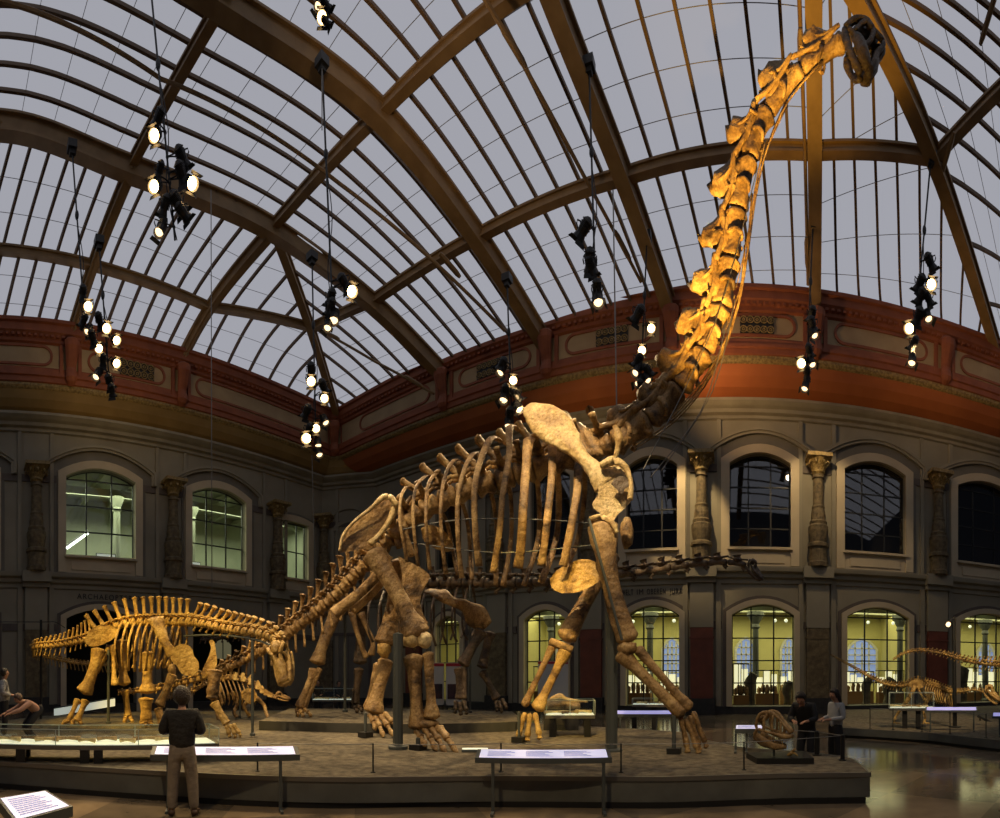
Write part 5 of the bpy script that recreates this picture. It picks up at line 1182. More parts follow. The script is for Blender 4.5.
glass_case('far glass case left of the dark post', 632, 676, 16.5, 17.2, .95, 1.15, 0, ((.05,.2),(.95,.2),(.5,.5)), 3)
# slanting lit case behind the left skeleton
t = thing('slanting_showcase', 'white lit slanting showcase behind the golden hind leg', 'showcase', G(84, 19, 0))
a, b = P(54,716,19), P(115,706,18.2); mb = MB(); up_ = V((0,0,1))
mb.quad(a, b, b+up_*.28, a+up_*.28); mb.build('lit_front', M['caselight'], t)
mb = MB(); n_ = vdir(84)*.5; mb.quad(a+up_*.28, b+up_*.28, b+up_*.3+n_, a+up_*.3+n_); mb.quad(a,b,b+n_,a+n_); mb.quad(a+n_,b+n_,b+n_+up_*.3,a+n_+up_*.3); mb.build('housing', M['steel'], t)
for p in (a.lerp(b,.1), a.lerp(b,.9)): mb = MB(); mb.box((p.x+n_.x*.5,p.y+n_.y*.5,p.z/2), .1,.1,p.z); mb.build('leg', M['black'], t)
table_panel('caption_bench', 'thin lit caption bench behind the dark post, right of the small glass case', 'information bench', 614, 675, 14.3, 14.7, .85, 0, (.1,.7), screen='screenlow')
table_panel('caption_bench', 'lit caption table beside the open jawed skull', 'information bench', 735, 764, 9.5, 10.0, .93, ZP, (.02,.4), screen='screen', slope=.02)
table_panel('caption_bench', 'thin violet lit caption bench before the small runner', 'information bench', 925, 978, 14.2, 14.45, .97, .31, (.1,.92), screen='screenlow', thick=.06)
table_panel('caption_bench', 'violet lit caption bench cut by the right edge', 'information bench', 992, 1030, 13.0, 13.25, .9, .31, (.2,.8), screen='screenlow', thick=.06)
lp = thing('caption_plate', 'small white lit plate lying by the giant hind toes', 'sign', G(470, 9.55, ZP))
mb = MB(); c = G(475,9.5); u = sdir(475); n = vdir(475); mb.box(c+V((0,0,ZP+.03)), .52,.2,.05,u,n); mb.build('plate_body', M['steel'], lp); mb = MB(); mb.box(c+V((0,0,ZP+.06)), .5,.18,.01,u,n); mb.build('lit_face', M['caselight'], lp)
lp = thing('caption_plate', 'small white lit plate on the platform under the left glass case', 'sign', G(143, 9.9, ZP))
mb = MB(); c = G(143,9.9); u = sdir(143); n = vdir(143); mb.box(c+V((0,0,ZP+.03)), .8,.3,.05,u,n); mb.build('plate_body', M['steel'], lp); mb = MB(); mb.box(c+V((0,0,ZP+.06)), .78,.28,.01,u,n); mb.build('lit_face', M['caselight'], lp)
# fossil block with long snout on a crate
t = thing('fossil_block', 'yellowish fossil block with long thin snout, behind the golden foreleg', 'fossil', G(562, 13.4, ZP))
c = G(561,13.4); u = sdir(560); n = vdir(560)
mb = MB(); mb.box(c+V((0,0,ZP+.3)), .95,.6,.6,u,n); mb.build('crate', M['plinth'], t); mb = MB(); mb.loft([c-u*.48+V((0,0,1.1)), c+V((0,0,1.15)), c+u*.5+V((0,0,1.08))], [.16,.14,.12], [.3,.32,.24], ref=V((0,0,1)), n=10, sub=4, rough=.4); mb.build('rock', M['bone'], t, True)
mb = MB(); mb.loft([c-u*.3+V((0,0,1.28)), c-u*.05+V((0,0,1.36)), c+u*.2+V((0,0,1.27)), c+u*.75+V((0,0,1.22))], [.06,.11,.07,.025], n=8, sub=4, rough=.3); mb.build('snout_bone', mlt, t, True)
mb = MB(); mb.box(c+V((0,0,ZP+.62)), 1.0,.66,.06,u,n); mb.box(c+V((0,0,.95)), .9,.55,.3,u,n); mb.build('crate_lid', M['stonecol'], t)
# poster boards
for (a, b, r, lb, dk) in ((428,444,19.5,'grey poster board with red top strip and dark picture, left of the pair',1),(446,461,19.3,'grey poster board with red top strip and dark picture, right of the pair',2),(538,568,22.3,'white poster board with red top strip in front of a lit window',0)):
    t = thing('poster_board', lb, 'poster board', G((a+b)/2, r, 0)); A, Bp = G(a,r), G(b,r); u = (Bp-A).normalized(); n = V((u.y,-u.x,0)); L = (Bp-A).length; c = (A+Bp)/2; z0 = ZP if r < 20 and dk else 0; zt = 2.45 if dk else 2.6
    mb = MB(); mb.box(c+V((0,0,(.75+zt)/2)), L, .05, zt-.75, u, n); mb.build('board', M['white'], t)
    mb = MB(); mb.box(c+n*.03+V((0,0,zt-.08)), L, .012, .12, u, n); mb.build('red_strip', mat('poster_red', (.45,.04,.05), None), t)
    if dk: mb = MB(); mb.box(c+n*.03+V((0,0,1.3)), L*.8, .012, .6, u, n); mb.build('picture', mat('poster_picture', (.10,.045,.05), (.03,.03,.035), 3), t)
    for s_ in (-.45,.45): p = c+u*L*s_; mb = MB(); mb.box((p.x,p.y,.4), .05,.05,.8); mb.build('leg', M['black'], t)

# railing: thin posts carrying a wire along the platform edge
posts = [(257.5,7.6),(373,7.5),(501,7.55),(621,7.5),(744,7.7)]
RLZ = .92
for i, (px_, r) in enumerate(posts):
    c = G(px_, r); lb = ['behind the left caption bench','below the giant hind foot','behind the middle caption bench','below the dark front post','left of the open jawed skull'][i]
    mb = MB(); mb.loft([c+V((0,0,ZP)), c+V((0,0,ZP+.012)), c+V((0,0,ZP+.014)), c+V((0,0,RLZ))], [.04,.04,.014,.014], n=8, sub=1)
    tag(mb.build('rail_post', M['black']), 'thin black rail post at the platform edge, '+lb, 'rail post', 'thin rail posts of the platform')
for px_, r, w_, lb in ((842.5,8.55,.04,'thick black rail post nearest the platform end'),(817,9.1,.05,'thick black rail post behind the bending visitor legs')):
    c = G(px_, r); mb = MB(); mb.loft([c+V((0,0,ZP)), c+V((0,0,ZP+.02)), c+V((0,0,ZP+.022)), c+V((0,0,RLZ))], [w_*1.8,w_*1.8,w_,w_], n=8, sub=1); tag(mb.build('rail_post', M['black']), lb, 'rail post', None)
allp = posts+[(842.5,8.55)]
mb = MB()
for a, b in zip(allp[:-1], allp[1:]): mb.tube(G(*a,RLZ-.01), G(*b,RLZ-.01), .007)
mb.tube(G(842.5,8.55,RLZ-.01), G(817,9.1,RLZ-.01), .009); mb.tube(G(817,9.1,RLZ-.01), G(735,10.15,RLZ-.01), .009)
tag(mb.build('rail_wire', M['rod']), 'thin steel wire strung between the rail posts along the platform edge', 'wire')
for i, (px_, r) in enumerate(((870,14.9),(893,14.6),(922,14.1),(950,13.6),(986,12.8))):
    c = G(px_, r); mb = MB(); mb.loft([c+V((0,0,.31)), c+V((0,0,.325)), c+V((0,0,.327)), c+V((0,0,.95))], [.05,.05,.014,.014], n=8, sub=1)
    tag(mb.build('rail_post', M['black']), 'slim black rail post at the right wall platform edge, '+['first','second','third','fourth','fifth'][i]+' from the left', 'rail post', 'rail posts of the right wall platform')
mb = MB(); rr = [(870,14.9),(893,14.6),(922,14.1),(950,13.6),(986,12.8)]
for a, b in zip(rr[:-1], rr[1:]): mb.tube(G(*a,.94), G(*b,.94), .008)
tag(mb.build('rail_wire', M['rod']), 'thin steel wire along the edge of the right wall platform', 'wire')
# lamp post on the right
t = thing('lamp_post', 'tall dark post with one small bright spotlight beside the rightmost window', 'lamp post', G(955, 15.3, .31))
mb = MB(); c = G(955,15.3); mb.loft([c+V((0,0,.31)), c+V((0,0,.35)), c+V((0,0,.36)), P(953.5,617,15.3)], [.2,.2,.07,.06], n=10, sub=1); mb.build('post', M['black'], t)
mb = MB(); mb.loft([P(952,620,15.2), P(950,622,15.0), P(948.5,624,14.8)], [.07,.08,.08], n=10, sub=1); lm_ = mb.build('spotlight', M['black'], t); mb = MB(); mb.loft([P(948.6,624,14.8), P(948,624.8,14.72)], [.07,.07], n=10, sub=1); mb.build('lens', M['lensdim'], lm_)
# stair rail at the right edge
t = thing('handrail', 'dark slanting handrail at the right edge by the last window', 'handrail', G(985, 17.5, .31))
mb = MB(); mb.loft([P(978,716,17.5), P(1012,733,16.5)], .05, n=6, sub=1); mb.build('rail', M['black'], t)
for px_ in (980,992,1004):
    f = (px_-978)/34; p = P(978,716,17.5).lerp(P(1012,733,16.5), f); mb = MB(); mb.tube(V((p.x,p.y,.31)), p, .03); mb.build('post', M['black'], t)
# big supporting post with thin arm left of the small skeleton
t = thing('barrier_post', 'slim dark upright post with thin wire left of the golden tail', 'post', G(41, 16.5, ZP)); 
mb = MB(); mb.tube(G(41,16.5,ZP), P(41,620,16.5), .045); mb.build('post', M['black'], t); mb = MB(); mb.loft([P(-30,622,16.5), P(41,622,16.5), P(55,622,16.6), P(65,628,16.8)], .015, n=5, sub=3); mb.build('wire', M['black'], t)
# ================================================================ hanging spotlight clusters
def lantern(root, pos, d, s, lens, pole):
    d = V(d).normalized(); ref = V((0,0,1)) if abs(d.z) < .9 else V((1,0,0))
    mb = MB()
    mb.loft([pos-d*s*.95, pos-d*s*.8, pos-d*s*.3, pos+d*s*.1, pos+d*s*.45, pos+d*s*.5], [s*.22, s*.38, s*.42, s*.36, s*.5, s*.46], n=10, sub=1, cap=False); mb.loft([pos-d*s*.97, pos-d*s*.94], [s*.21,s*.22], n=10, sub=1)
    for k in range(3): mb.loft([pos-d*s*(.75-.18*k), pos-d*s*(.68-.18*k)], [s*.46, s*.46], n=10, sub=1)
    sd = d.cross(ref).normalized(); upv = sd.cross(d)
    for sg in (-1, 1):   # barn doors
        a = pos+d*s*.48+upv*sg*s*.46; mb.quad(a-sd*s*.42, a+sd*s*.42, a+sd*s*.5+d*s*.3+upv*sg*s*.2, a-sd*s*.5+d*s*.3+upv*sg*s*.2)
    for sg in (-1, 1): mb.loft([pos+sd*sg*s*.46, pos+sd*sg*s*.5+V((0,0,s*.6)), pole+V((0,0,s*.25))], s*.055, n=5, sub=2)
    mb.blob(pole+V((0,0,s*.25)), s*.14,s*.14,s*.18)
    sp = mb.build('spotlight', M['black'], root)
    mb = MB(); mb.loft([pos+d*s*.2, pos+d*s*.3, pos+d*s*.36], [s*.38, s*.34, s*.2], n=12, sub=1); mb.build('lens', lens, sp, True)
def cluster(label, top, bot, r, lamps, mount=True):
    """top/bot: survey points of the pole; lamps: (px,py,size,dirx,lit)"""
    t = thing('spotlight_cluster', label, 'hanging lamps', P(bot[0], bot[1], r), None)
    A, B = P(top[0], top[1], r), P(bot[0], bot[1], r)
    mb = MB(); mb.tube(A, B, .035 if r > 12 else .03); mb.blob(A.lerp(B,.35), .08,.08,.2); mb.build('pole', M['black'], t)
    if mount: mb = MB(); mb.box(A+V((0,0,.05)), .36,.36,.3); mb.box(A-V((0,0,.18)), .2,.2,.2); mb.build('ceiling_mount', M['black'], t)
    mb = MB(); mb.loft([A.lerp(B,.4), A.lerp(B,.6)+sdir(top[0])*.12, A.lerp(B,.8)-sdir(top[0])*.1, B+sdir(top[0])*.06], .018, n=5, sub=5); mb.build('power_cable', M['black'], t)
    for (px_, py_, s_, dx, lit) in lamps:
        f = max(.02, min(1, (py_-top[1])/(bot[1]-top[1]))); pole = A.lerp(B, f)
        pos = P(px_, py_, r-.18); size = s_*r/F
        cam_dir = (V((0,0,2))-pos).normalized(); side = sdir(px_)
        if lit == 2: d = cam_dir*1.0+side*dx*.5+V((0,0,-.15))
        elif lit == 1: d = cam_dir*.45+side*dx+V((0,0,-.8))
        else: d = -cam_dir*.5+side*dx+V((0,0,-.7))
        lantern(t, pos, d, size, M['lens'] if lit == 2 else (M['lensdim'] if lit == 1 else M['steel']), pole)
    return t
cluster('spotlight cluster cut by the top edge, left of centre', (322,-60), (323,22), 12, [(319,5,9,-.4,1),(327,6,8,.5,0),(322,17,11,0,2),(327,23,7,.6,0)], False)
cluster('large bright spotlight cluster on a long pole at the upper left', (149,-30), (175,240), 15, [(157,121,11,-.3,0),(155,135,12,-.5,2),(159,172,9,-.2,0),(155,186,12,-.7,2),(183,160,12,.3,0),(191,183,13,.8,2),(182,176,12,.2,0),(179,205,13,.4,0),(164,208,11,-.2,0),(160,230,11,-.4,1),(184,214,11,.5,0)], False)
cluster('spotlight cluster on the left of the glowing pair near the left wall', (72,148), (86,340), 19, [(83,294,8,0,0),(88,306,10,.1,2),(88,330,8,-.4,1),(93,339,9,.2,0),(83,322,8,-.3,0)])
cluster('spotlight cluster on the right of the glowing pair near the left wall', (99,243), (110,392), 19.5, [(100,322,9,.2,0),(106,328,10,.5,2),(99,348,9,-.1,2),(116,340,9,.6,2),(116,363,9,.6,2),(103,362,8,0,0),(97,375,9,-.5,1),(110,383,9,.2,0),(112,392,8,.1,0)])
cluster('spotlight cluster hanging low above the giant hips', (312,258), (316,450), 20.5, [(311,372,9,0,0),(311,381,10,.1,2),(324,388,9,.3,0),(324,398,9,.4,2),(306,413,9,-.3,0),(316,428,9,0,2),(325,421,8,.4,1),(307,438,11,-.4,2),(308,432,9,-.3,0),(318,444,8,.1,1),(319,453,8,.2,1)])
cluster('spotlight cluster with one strong beam on the long pole left of centre', (322,64), (333,322), 16.5, [(330,300,10,-.2,0),(334,318,11,-.1,1),(330,309,10,-.2,0),(345,284,10,.4,0),(351,291,12,.6,2),(328,326,9,-.2,1)])
cluster('spotlight cluster hanging in front of the frieze above the giant ribs', (507,280), (512,428), 20.5, [(501,366,9,-.4,0),(501,371,9,-.4,1),(513,380,9,.2,2),(505,393,9,-.1,0),(504,398,10,-.2,1),(518,397,9,.5,0),(518,408,9,.5,1),(510,416,9,0,0),(508,424,8,0,1)])
cluster('spotlight cluster of three dark lamps on the pole from the middle roof rib', (589,66), (596,312), 16.2, [(582,232,13,-.4,0),(590,264,13,.0,0),(592,268,11,.2,0),(598,300,12,.1,1),(597,292,11,0,0)])
cluster('spotlight cluster hanging between the giant neck and the round vents', (647,238), (640,402), 20, [(637,316,11,-.4,0),(651,328,9,.2,2),(642,350,9,0,2),(637,362,9,-.4,0),(637,371,10,-.5,1),(649,372,9,.5,0),(647,379,8,.5,1),(639,382,9,-.3,1),(641,388,8,.1,0),(641,398,8,.1,1)])
cluster('slim spotlight cluster hanging right of the lit neck', (813,222), (806,392), 20, [(811,316,9,-.2,0),(813,326,9,.2,0),(814,334,8,.4,1),(802,363,10,-.5,2),(810,352,8,.2,0),(812,363,8,.3,1),(807,374,8,.0,0),(805,387,8,-.2,1)])
cluster('spotlight cluster hanging at the far right under the roof rib', (931,158), (912,365), 18.5, [(931,264,10,.3,0),(931,284,11,.3,2),(919,285,10,-.3,0),(920,298,10,-.3,0),(929,300,9,.3,0),(928,317,9,.3,1),(918,318,10,-.2,0),(910,328,11,-.5,2),(913,345,9,-.3,0),(912,361,9,-.1,1)])
# long thin suspension wires of the roof
def wire(a, b, label):
    mb = MB(); mb.tube(P(*a), P(*b), .018); tag(mb.build('suspension_wire', M['rod']), label, 'wire')
wire((211,190,17), (212,600,17), 'very long pale wire hanging above the golden skeleton neck')
wire((613,190,12), (617,428,12), 'long pale wire hanging beside the giant shoulder')
wire((312,455,20.5), (317,640,20.5), 'thin wire hanging below the low spotlight cluster')
wire((322,62,16.4), (322,130,16.4), 'short thin wire beside the long pole left of centre')

# ================================================================ visitors
def skin_mesh(name, nodes, edges, m_, parent, xf, sub=2, root=0):
    me = bpy.data.meshes.new(name+'_cage'); bm = bmesh.new(); lay = bm.verts.layers.skin.verify(); vs = []
    for i, (p, r) in enumerate(nodes):
        v = bm.verts.new(p); rr = r if isinstance(r, tuple) else (r, r); v[lay].radius = rr; v[lay].use_root = (i == root); vs.append(v)
    for a, b in edges: bm.edges.new((vs[a], vs[b]))
    bm.to_mesh(me); bm.free()
    tmp = bpy.data.objects.new(name+'_cage', me); COL.objects.link(tmp)
    sk = tmp.modifiers.new('skin', 'SKIN'); sk.use_smooth_shade = True
    ss = tmp.modifiers.new('sub', 'SUBSURF'); ss.levels = sub; ss.render_levels = sub
    bpy.context.view_layer.update(); dg = bpy.context.evaluated_depsgraph_get()
    out = bpy.data.meshes.new_from_object(tmp.evaluated_get(dg)); bpy.data.objects.remove(tmp); bpy.data.meshes.remove(me)
    off = parent_world(parent)
    for v in out.vertices: v.co = xf(v.co)-off
    for p in out.polygons: p.use_smooth = True
    out.name = name; out.materials.clear(); out.materials.append(m_)
    o = bpy.data.objects.new(name, out); COL.objects.link(o)
    if parent: o.parent = parent
    return o
M['skin'] = mat('skin', (.50,.27,.17), (.44,.23,.145), 6, .55)
M['hairdark'] = mat('hair_dark', (.018,.012,.009), (.03,.02,.014), 30, .5, bump=.6, bscale=60)
M['hairgrey'] = mat('hair_brown_grey', (.16,.10,.07), (.10,.06,.045), 30, .5, bump=.6, bscale=60)
M['hairgrey2'] = mat('hair_dark_brown', (.06,.04,.026), (.035,.024,.016), 30, .5, bump=.8, bscale=50)
def arms_nodes(sh, el, wr, hd): return [sh, el, wr, hd]
def person(label, base, face, H=1.75, pose=None, cloth=None):
    """base: floor point, face: heading vector on the floor"""
    t = thing('person', label, 'person', base)
    f = V((face[0], face[1], 0)).normalized(); rt = V((f.y, -f.x, 0)); k = H/1.75; B = V(base)
    def xf(c): return B+(rt*c.x+f*c.y+V((0,0,c.z)))*k
    p = dict(pelvis=V((0,0,.95)), waist=V((0,.01,1.08)), chest=V((0,0,1.30)), neck=V((0,-.01,1.47)), head=V((0,.02,1.63)),
             lk=V((-.11,.03,.50)), la=V((-.12,-.01,.09)), rk=V((.11,.03,.50)), ra=V((.12,-.01,.09)),
             lsh=V((-.19,-.01,1.41)), rsh=V((.19,-.01,1.41)), le=V((-.25,-.04,1.13)), re=V((.25,-.04,1.13)), lw=V((-.17,.2,1.08)), rw=V((.17,.2,1.08)), tilt=V((0,.0,1)))
    p.update(pose or {})
    hu = V(p['tilt']).normalized(); hfv = (V((0,1,0))-hu*hu.y).normalized(); hr_ = hfv.cross(hu)
    if 'look' in p: hfv = V(p['look']).normalized(); hu = (hu-hfv*hu.dot(hfv)).normalized(); hr_ = hfv.cross(hu)
    hc = p['head']
    lh, rh = V((-.09,0,.90))+V((p['pelvis'].x,p['pelvis'].y,0)), V((.09,0,.90))+V((p['pelvis'].x,p['pelvis'].y,0))
    nodes = [(p['pelvis'],(.10,.075)),(p['waist'],(.10,.075)),(p['chest'],(.13,.095)),(p['neck'],.055),(hc-hu*.09+hfv*.01,.058),(hc-hu*.045+hfv*.02,(.07,.075)),(hc+hu*.02,(.082,.095)),(hc+hu*.085,(.06,.07)),
      (hc-hu*.015+hfv*.115,.013),(hc-hu*.01+hr_*.085,.017),(hc-hu*.01-hr_*.085,.017),
      (lh,.06),(p['lk'],.045),(p['la'],.035),(rh,.06),(p['rk'],.045),(p['ra'],.035),
      (p['lsh'],.05),(p['le'],.04),(p['lw'],.027),(p['rsh'],.05),(p['re'],.04),(p['rw'],.027)]
    E_ = [(0,1),(1,2),(2,3),(3,4),(4,5),(5,6),(6,7),(6,8),(6,9),(6,10),(0,11),(11,12),(12,13),(0,14),(14,15),(15,16),(2,17),(17,18),(18,19),(2,20),(20,21),(21,22)]
    for wi, ei, w_, e_ in ((19,18,p['lw'],p['le']),(22,21,p['rw'],p['re'])):
        d = (w_-e_).normalized(); n_ = d.cross(V((0,0,1))); n_ = n_.normalized() if n_.length > .05 else V((1,0,0)); dn = d.cross(n_); sgn = 1 if wi == 19 else -1
        i0 = len(nodes); nodes.append((w_+d*.055,(.034,.018))); E_.append((wi,i0))
        for q_ in range(4):
            a = w_+d*.095+n_*(.03-.02*q_); b = w_+d*(.13+.012*(q_ in (1,2)))+n_*(.034-.022*q_)+dn*.012; c = w_+d*(.155+.012*(q_ in (1,2)))+n_*(.032-.021*q_)+dn*.035
            j = len(nodes); nodes += [(a,.009),(b,.008),(c,.0065)]; E_ += [(i0,j),(j,j+1),(j+1,j+2)]
        j = len(nodes); nodes += [(w_+d*.05+n_*sgn*.045,.010),(w_+d*.085+n_*sgn*.06+dn*.02,.008)]; E_ += [(i0,j),(j,j+1)]
    skin_mesh('body', nodes, E_, M['skin'], t, xf)
    c_ = cloth or {}
    up = c_.get('up'); lo = c_.get('lo'); g = c_.get('thick', 1.0)
    if up:
        hem = p['pelvis']+V((0,0,c_.get('hem', -.02)))
        nd = [(hem,(.185*g,.14*g)),(p['waist'],(.175*g,.13*g)),(p['chest'],(.19*g,.135*g)),(p['neck']-(p['neck']-p['chest'])*.12,.075),
              (p['lsh'],.075*g),(p['le'],.065*g),(p['lw']-(p['lw']-p['le'])*.08,.045*g),(p['rsh'],.075*g),(p['re'],.065*g),(p['rw']-(p['rw']-p['re'])*.08,.045*g)]
        skin_mesh(c_.get('upname','jacket'), nd, [(0,1),(1,2),(2,3),(2,4),(4,5),(5,6),(2,7),(7,8),(8,9)], up, t, xf)
    if lo:
        nd = [(p['pelvis']-V((0,0,.01)),(.19,.145)),(lh-V((0,0,.03)),.118),(p['lk'],.09),(p['la']-V((0,0,.02)),.072),(rh-V((0,0,.03)),.118),(p['rk'],.09),(p['ra']-V((0,0,.02)),.072),(p['waist']+V((0,0,.02)),(.16,.12))]
        skin_mesh('trousers', nd, [(0,1),(1,2),(2,3),(0,4),(4,5),(5,6),(0,7)], lo, t, xf)
        for a in ('la','ra'):
            q = p[a]; mb = MB(); mb.loft([xf(V((q.x*1.0,q.y-.07,.045))), xf(V((q.x,q.y,.055))), xf(V((q.x*1.12,q.y+.1,.045))), xf(V((q.x*1.25,q.y+.19,.03)))], [.045*k,.05*k,.052*k,.035*k], [.04*k,.05*k,.04*k,.025*k], ref=rt, n=10, sub=3); mb.build('shoe', c_.get('shoe', M['black']), t, True)
    # hair cap and face
    R3 = lambda v: rt*v.x+f*v.y+V((0,0,v.z))
    hs_ = c_.get('bushy', 1.06); hx = xf(hc+hu*.03-hfv*.018); mb = MB(); mb.blob(hx, .10*k*hs_,.108*k*hs_,.108*k*hs_, R3(hr_), R3(hfv), R3(hu), n=14, m=9, rough=.12)
    if c_.get('long'):
        mb.loft([xf(hc+hu*.06-hfv*.05), xf(hc-hu*.06-hfv*.085), xf(hc-hu*.2-hfv*.09), xf(hc-hu*.34-hfv*.075)], [.09*k,.095*k,.085*k,.04*k], [.05*k,.05*k,.045*k,.02*k], ref=R3(hr_), n=10, sub=3, rough=.2)
    # cut the hair away from the face
    keep = [i for i, v in enumerate(mb.v) if True]
    mb.v = [v-R3(hfv)*max(0.0, (v-xf(hc)).dot(R3(hfv))-.035*k)*1.0 if (v-xf(hc)).dot(R3(hu)) < .06*k else v for v in mb.v]
    mb.build('hair', c_.get('hair', M['hairdark']), t, True)
    for s_ in (-1, 1):
        mb = MB(); mb.blob(xf(hc+hr_*s_*.032+hfv*.083+hu*.008), .011*k,.011*k,.008*k); mb.build('eye', M['black'], t, True)
    mb = MB(); mb.blob(xf(hc+hfv*.083-hu*.058), .024*k,.012*k,.007*k, R3(hr_), R3(hfv), R3(hu)); mb.build('mouth', mat('lips', (.36,.13,.11), None), t, True)
    return t
jk = mat('jacket_black', (.012,.011,.010), (.018,.016,.014), 9, .8, bump=.5, bscale=18)
tg = mat('trousers_grey', (.25,.205,.155), (.19,.155,.12), 7, .85, bump=.5, bscale=14)
bm_ = mat('shoes_brown', (.07,.035,.02), None, rough=.6)
b0 = G(182, 6.82); fdir = V((-.9,.55,0)).normalized()*.35+vdir(182)
person('man in black jacket and grey trousers seen from behind at the platform', b0, fdir, 1.80,
       dict(le=V((-.28,-.02,1.15)), re=V((.28,-.02,1.15)), lw=V((-.12,.2,1.18)), rw=V((.12,.2,1.18)), la=V((-.14,0,.09)), ra=V((.17,.02,.09)), lk=V((-.12,.02,.5)), rk=V((.14,.03,.5)), head=V((0,.03,1.62))),
       dict(up=jk, lo=tg, hem=-.07, thick=1.12, shoe=bm_, bushy=1.3, hair=M['hairgrey2']))
blk = mat('coat_black', (.016,.016,.018), None, rough=.8); jean = mat('trousers_black', (.018,.018,.022), None, rough=.85)
pale = mat('jacket_pale_grey', (.42,.43,.44), (.36,.37,.38), 6, .8, bump=.3)
b1 = G(806, 9.75); d1 = (G(780,8.3)-b1).normalized()
person('dark haired person in black coat bending over the open jawed skull', b1, d1, 1.76,
       dict(pelvis=V((0,-.08,.95)), waist=V((0,-.02,1.08)), chest=V((0,.13,1.27)), neck=V((0,.25,1.40)), head=V((0,.34,1.51)), tilt=V((0,.5,.85)), look=V((0,.8,-.62)), lsh=V((-.19,.16,1.36)), rsh=V((.19,.16,1.36)), le=V((-.26,.2,1.1)), re=V((.26,.2,1.1)), lw=V((-.14,.38,1.08)), rw=V((.14,.38,1.08))),
       dict(up=blk, lo=jean, hem=-.14, thick=1.15, upname='coat'))
b2 = G(836, 9.9); d2 = (G(800,9.4)-b2).normalized()
person('long dark haired person in pale grey jacket standing beside the bending visitor', b2, d2, 1.70,
       dict(tilt=V((0,.15,1)), look=V((0,.95,-.25)), head=V((0,.05,1.62)), le=V((-.24,-.02,1.14)), re=V((.24,-.02,1.14)), lw=V((-.12,.26,1.12)), rw=V((.12,.26,1.12))),
       dict(up=pale, lo=jean, hem=-.1, thick=1.0, long=True))
# left edge visitors behind the case
pk = mat('shirt_dusty_pink', (.42,.24,.18), (.36,.2,.15), 6, .85)
b3 = G(29, 10.6, ZP); b3.z = ZP
person('person in dusty pink top leaning with stretched arm over the left glass case', b3, sdir(29)*-1+vdir(29)*-.35, 1.55,
       dict(pelvis=V((0,-.25,.74)), waist=V((0,-.18,.85)), chest=V((0,.0,.98)), neck=V((0,.16,1.06)), head=V((0,.28,1.12)), tilt=V((0,.6,.7)), look=V((0,.8,-.6)), lsh=V((-.18,.05,1.02)), rsh=V((.18,.05,1.02)), le=V((-.24,.30,.86)), re=V((.24,.30,.84)), lw=V((-.2,.55,.78)), rw=V((.2,.55,.76)), lk=V((-.12,.1,.42)), rk=V((.12,.1,.42)), la=V((-.12,-.15,.09)), ra=V((.12,-.15,.09))),
       dict(up=pk, lo=jean, hem=.0, thick=1.0, upname='top', hair=M['hairgrey']))
wf = mat('fur_white', (.55,.55,.53), (.32,.32,.32), 14, .9, bump=1.0, bscale=25)
b4 = G(4, 11.6, ZP)
tt = person('person in shaggy pale coat and dark scarf at the left edge', b4, sdir(4), 1.66, dict(), dict(up=wf, lo=jean, hem=-.1, thick=1.2, upname='coat'))
b5 = G(318, 22.3); person('distant dark clothed visitor standing left before the grey corner door', b5, vdir(318)*-1, 1.72, dict(), dict(up=blk, lo=jean))
b6 = G(338.5, 22.3); person('distant dark clothed visitor standing right before the grey corner door', b6, vdir(338)*-1+sdir(338)*.5, 1.68, dict(), dict(up=blk, lo=jean))

# ================================================================ light
def spot(name, a, b, e, ang, col=(1,.72,.40), blend=.5, size=.15):
    l = bpy.data.lights.new(name, 'SPOT'); l.energy = e; l.spot_size = radians(ang); l.spot_blend = blend; l.color = col; l.shadow_soft_size = size
    o = bpy.data.objects.new(name, l); COL.objects.link(o); A, B = V(a), V(b); A = A+(B-A).normalized()*.9; o.location = A
    o.rotation_euler = (B-A).to_track_quat('-Z', 'Y').to_euler(); return o
WARM = (1,.72,.38); GOLD = (1,.65,.15); ORNG = (1,.56,.10)
spot('key_shoulder', (-3.2,1.5,13.5), P(580,462,9.6), 6500, 19, WARM, .5, .07)
spot('key_hips', (-7.5,1.5,13), P(395,590,10.5), 2100, 30, WARM, .5, .07)
spot('ribs_light', (-4.5,0,13.5), P(480,500,10.2), 1050, 28, WARM, .5, .07)
spot('foreleg_light', (-1.5,2,12), P(543,665,10.8), 5200, 17, GOLD, .6, .07)
spot('front_leg_light', (1.5,2,13), P(645,655,9.5), 2000, 24, WARM, .5, .07)
spot('neck_light', G(640,5.2,.25), P(738,190,9.5), 21000, 27, ORNG, .8, .1)
spot('neck_low_light', P(513,382,20), P(690,380,9.9), 1600, 20, WARM, .5, .07)
spot('golden_rump', (-10,-4.5,12), P(92,660,14.8), 7200, 22, GOLD, .5, .07)
spot('golden_shoulder', (-8,-2.5,12), P(165,645,13.4), 5800, 26, GOLD, .5, .07)
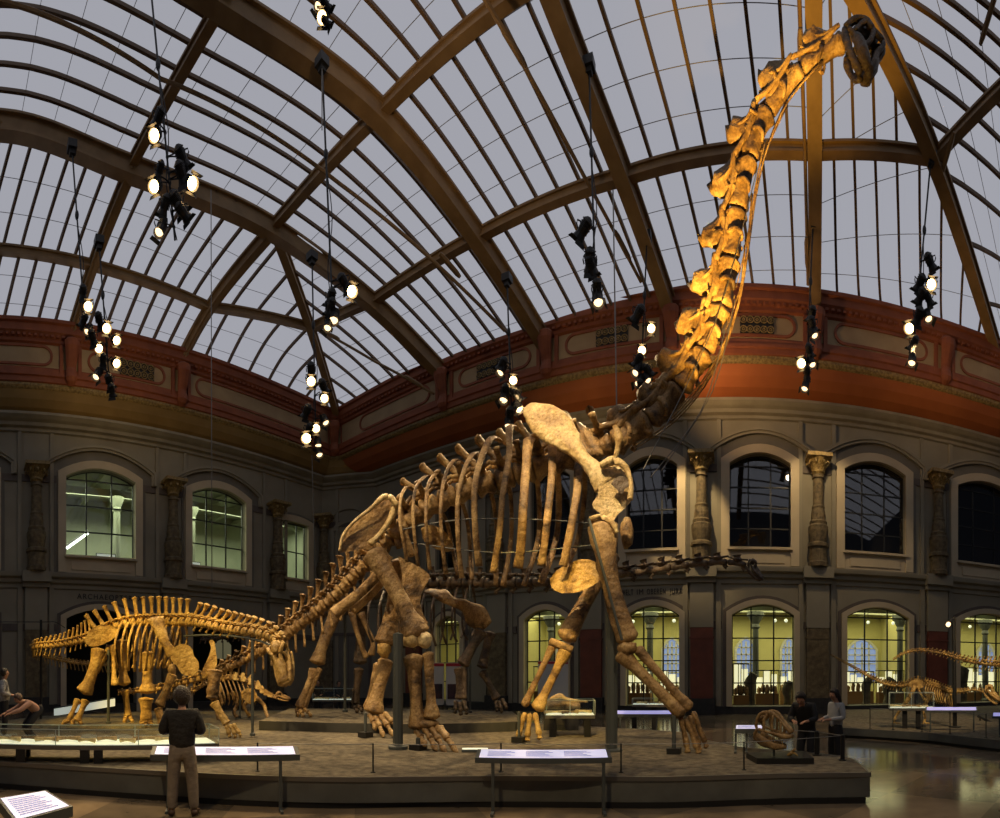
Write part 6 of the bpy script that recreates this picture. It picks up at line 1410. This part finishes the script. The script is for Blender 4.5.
spot('golden_neck', (-7,-.5,12), P(255,640,11.3), 2300, 26, WARM, .5, .07)
spot('tail_light', (-7.5,1.5,13), P(300,628,12.6), 2600, 30, WARM, .5, .07)
spot('dais_light', (-4.5,2,14), P(465,650,13.9), 1500, 24, WARM, .5, .07)
spot('dais_light_left', P(316,440,20), P(330,690,14), 2000, 40, WARM, .5, .07)
spot('kentro_light', (-9,4,12), P(245,692,16), 2600, 17, WARM, .5, .07)
spot('diplodocus_rim', P(518,410,20), P(470,640,13.8), 1500, 30, WARM, .5, .07)
spot('trunk_rim', (-3,17,16.5), P(470,470,10.8), 4200, 34, WARM, .6, .07)
spot('tail_rim', (-12,17,15), P(310,610,12.3), 3000, 34, WARM, .6, .07)
spot('golden_rim', (-20,12,14), P(140,615,14), 2600, 36, GOLD, .6, .07)
spot('sand_light', P(333,322,16.5), P(330,755,8.8), 1900, 48, WARM, .6, .07)
spot('sand_light_right', P(598,306,16), P(600,755,8.8), 1900, 50, WARM, .6, .07)
spot('wall_light', P(651,330,19.5), (-2.2,24,9.5), 2600, 36, (1,.72,.36))
spot('wall_light_right', P(811,366,19.5), (4.5,24,9), 700, 80, WARM)
spot('runner_light', (7,4,12), P(925,690,16.4), 5200, 24, WARM, .5, .07)
spot('frieze_light', P(640,390,19), P(760,360,22.5), 1000, 95, (1,.62,.28), .9)
spot('frieze_light_right', P(911,350,17.5), P(930,360,22.5), 800, 110, (1,.62,.28), .9)
spot('frieze_light_left', P(512,420,19.5), P(560,370,22.5), 400, 110, (1,.66,.3), .9)
spot('frieze_light_far_left', P(116,366,19), P(130,380,24), 220, 130, (1,.7,.34), .9)
spot('roof_glow', P(322,10,12), (-9,14,24), 500, 120, (1,.7,.4), 1)
spot('floor_left', P(88,308,18.5), P(120,805,7), 6500, 34, WARM)
spot('floor_front_fill', (-2,-3,12), G(420,6.3,0), 1500, 62, WARM, .8)  # unseen spot added behind the camera to brighten the floor
spot('skull_light', (3.5,2,9), P(775,735,8.2), 240, 16, WARM, .5, .05)
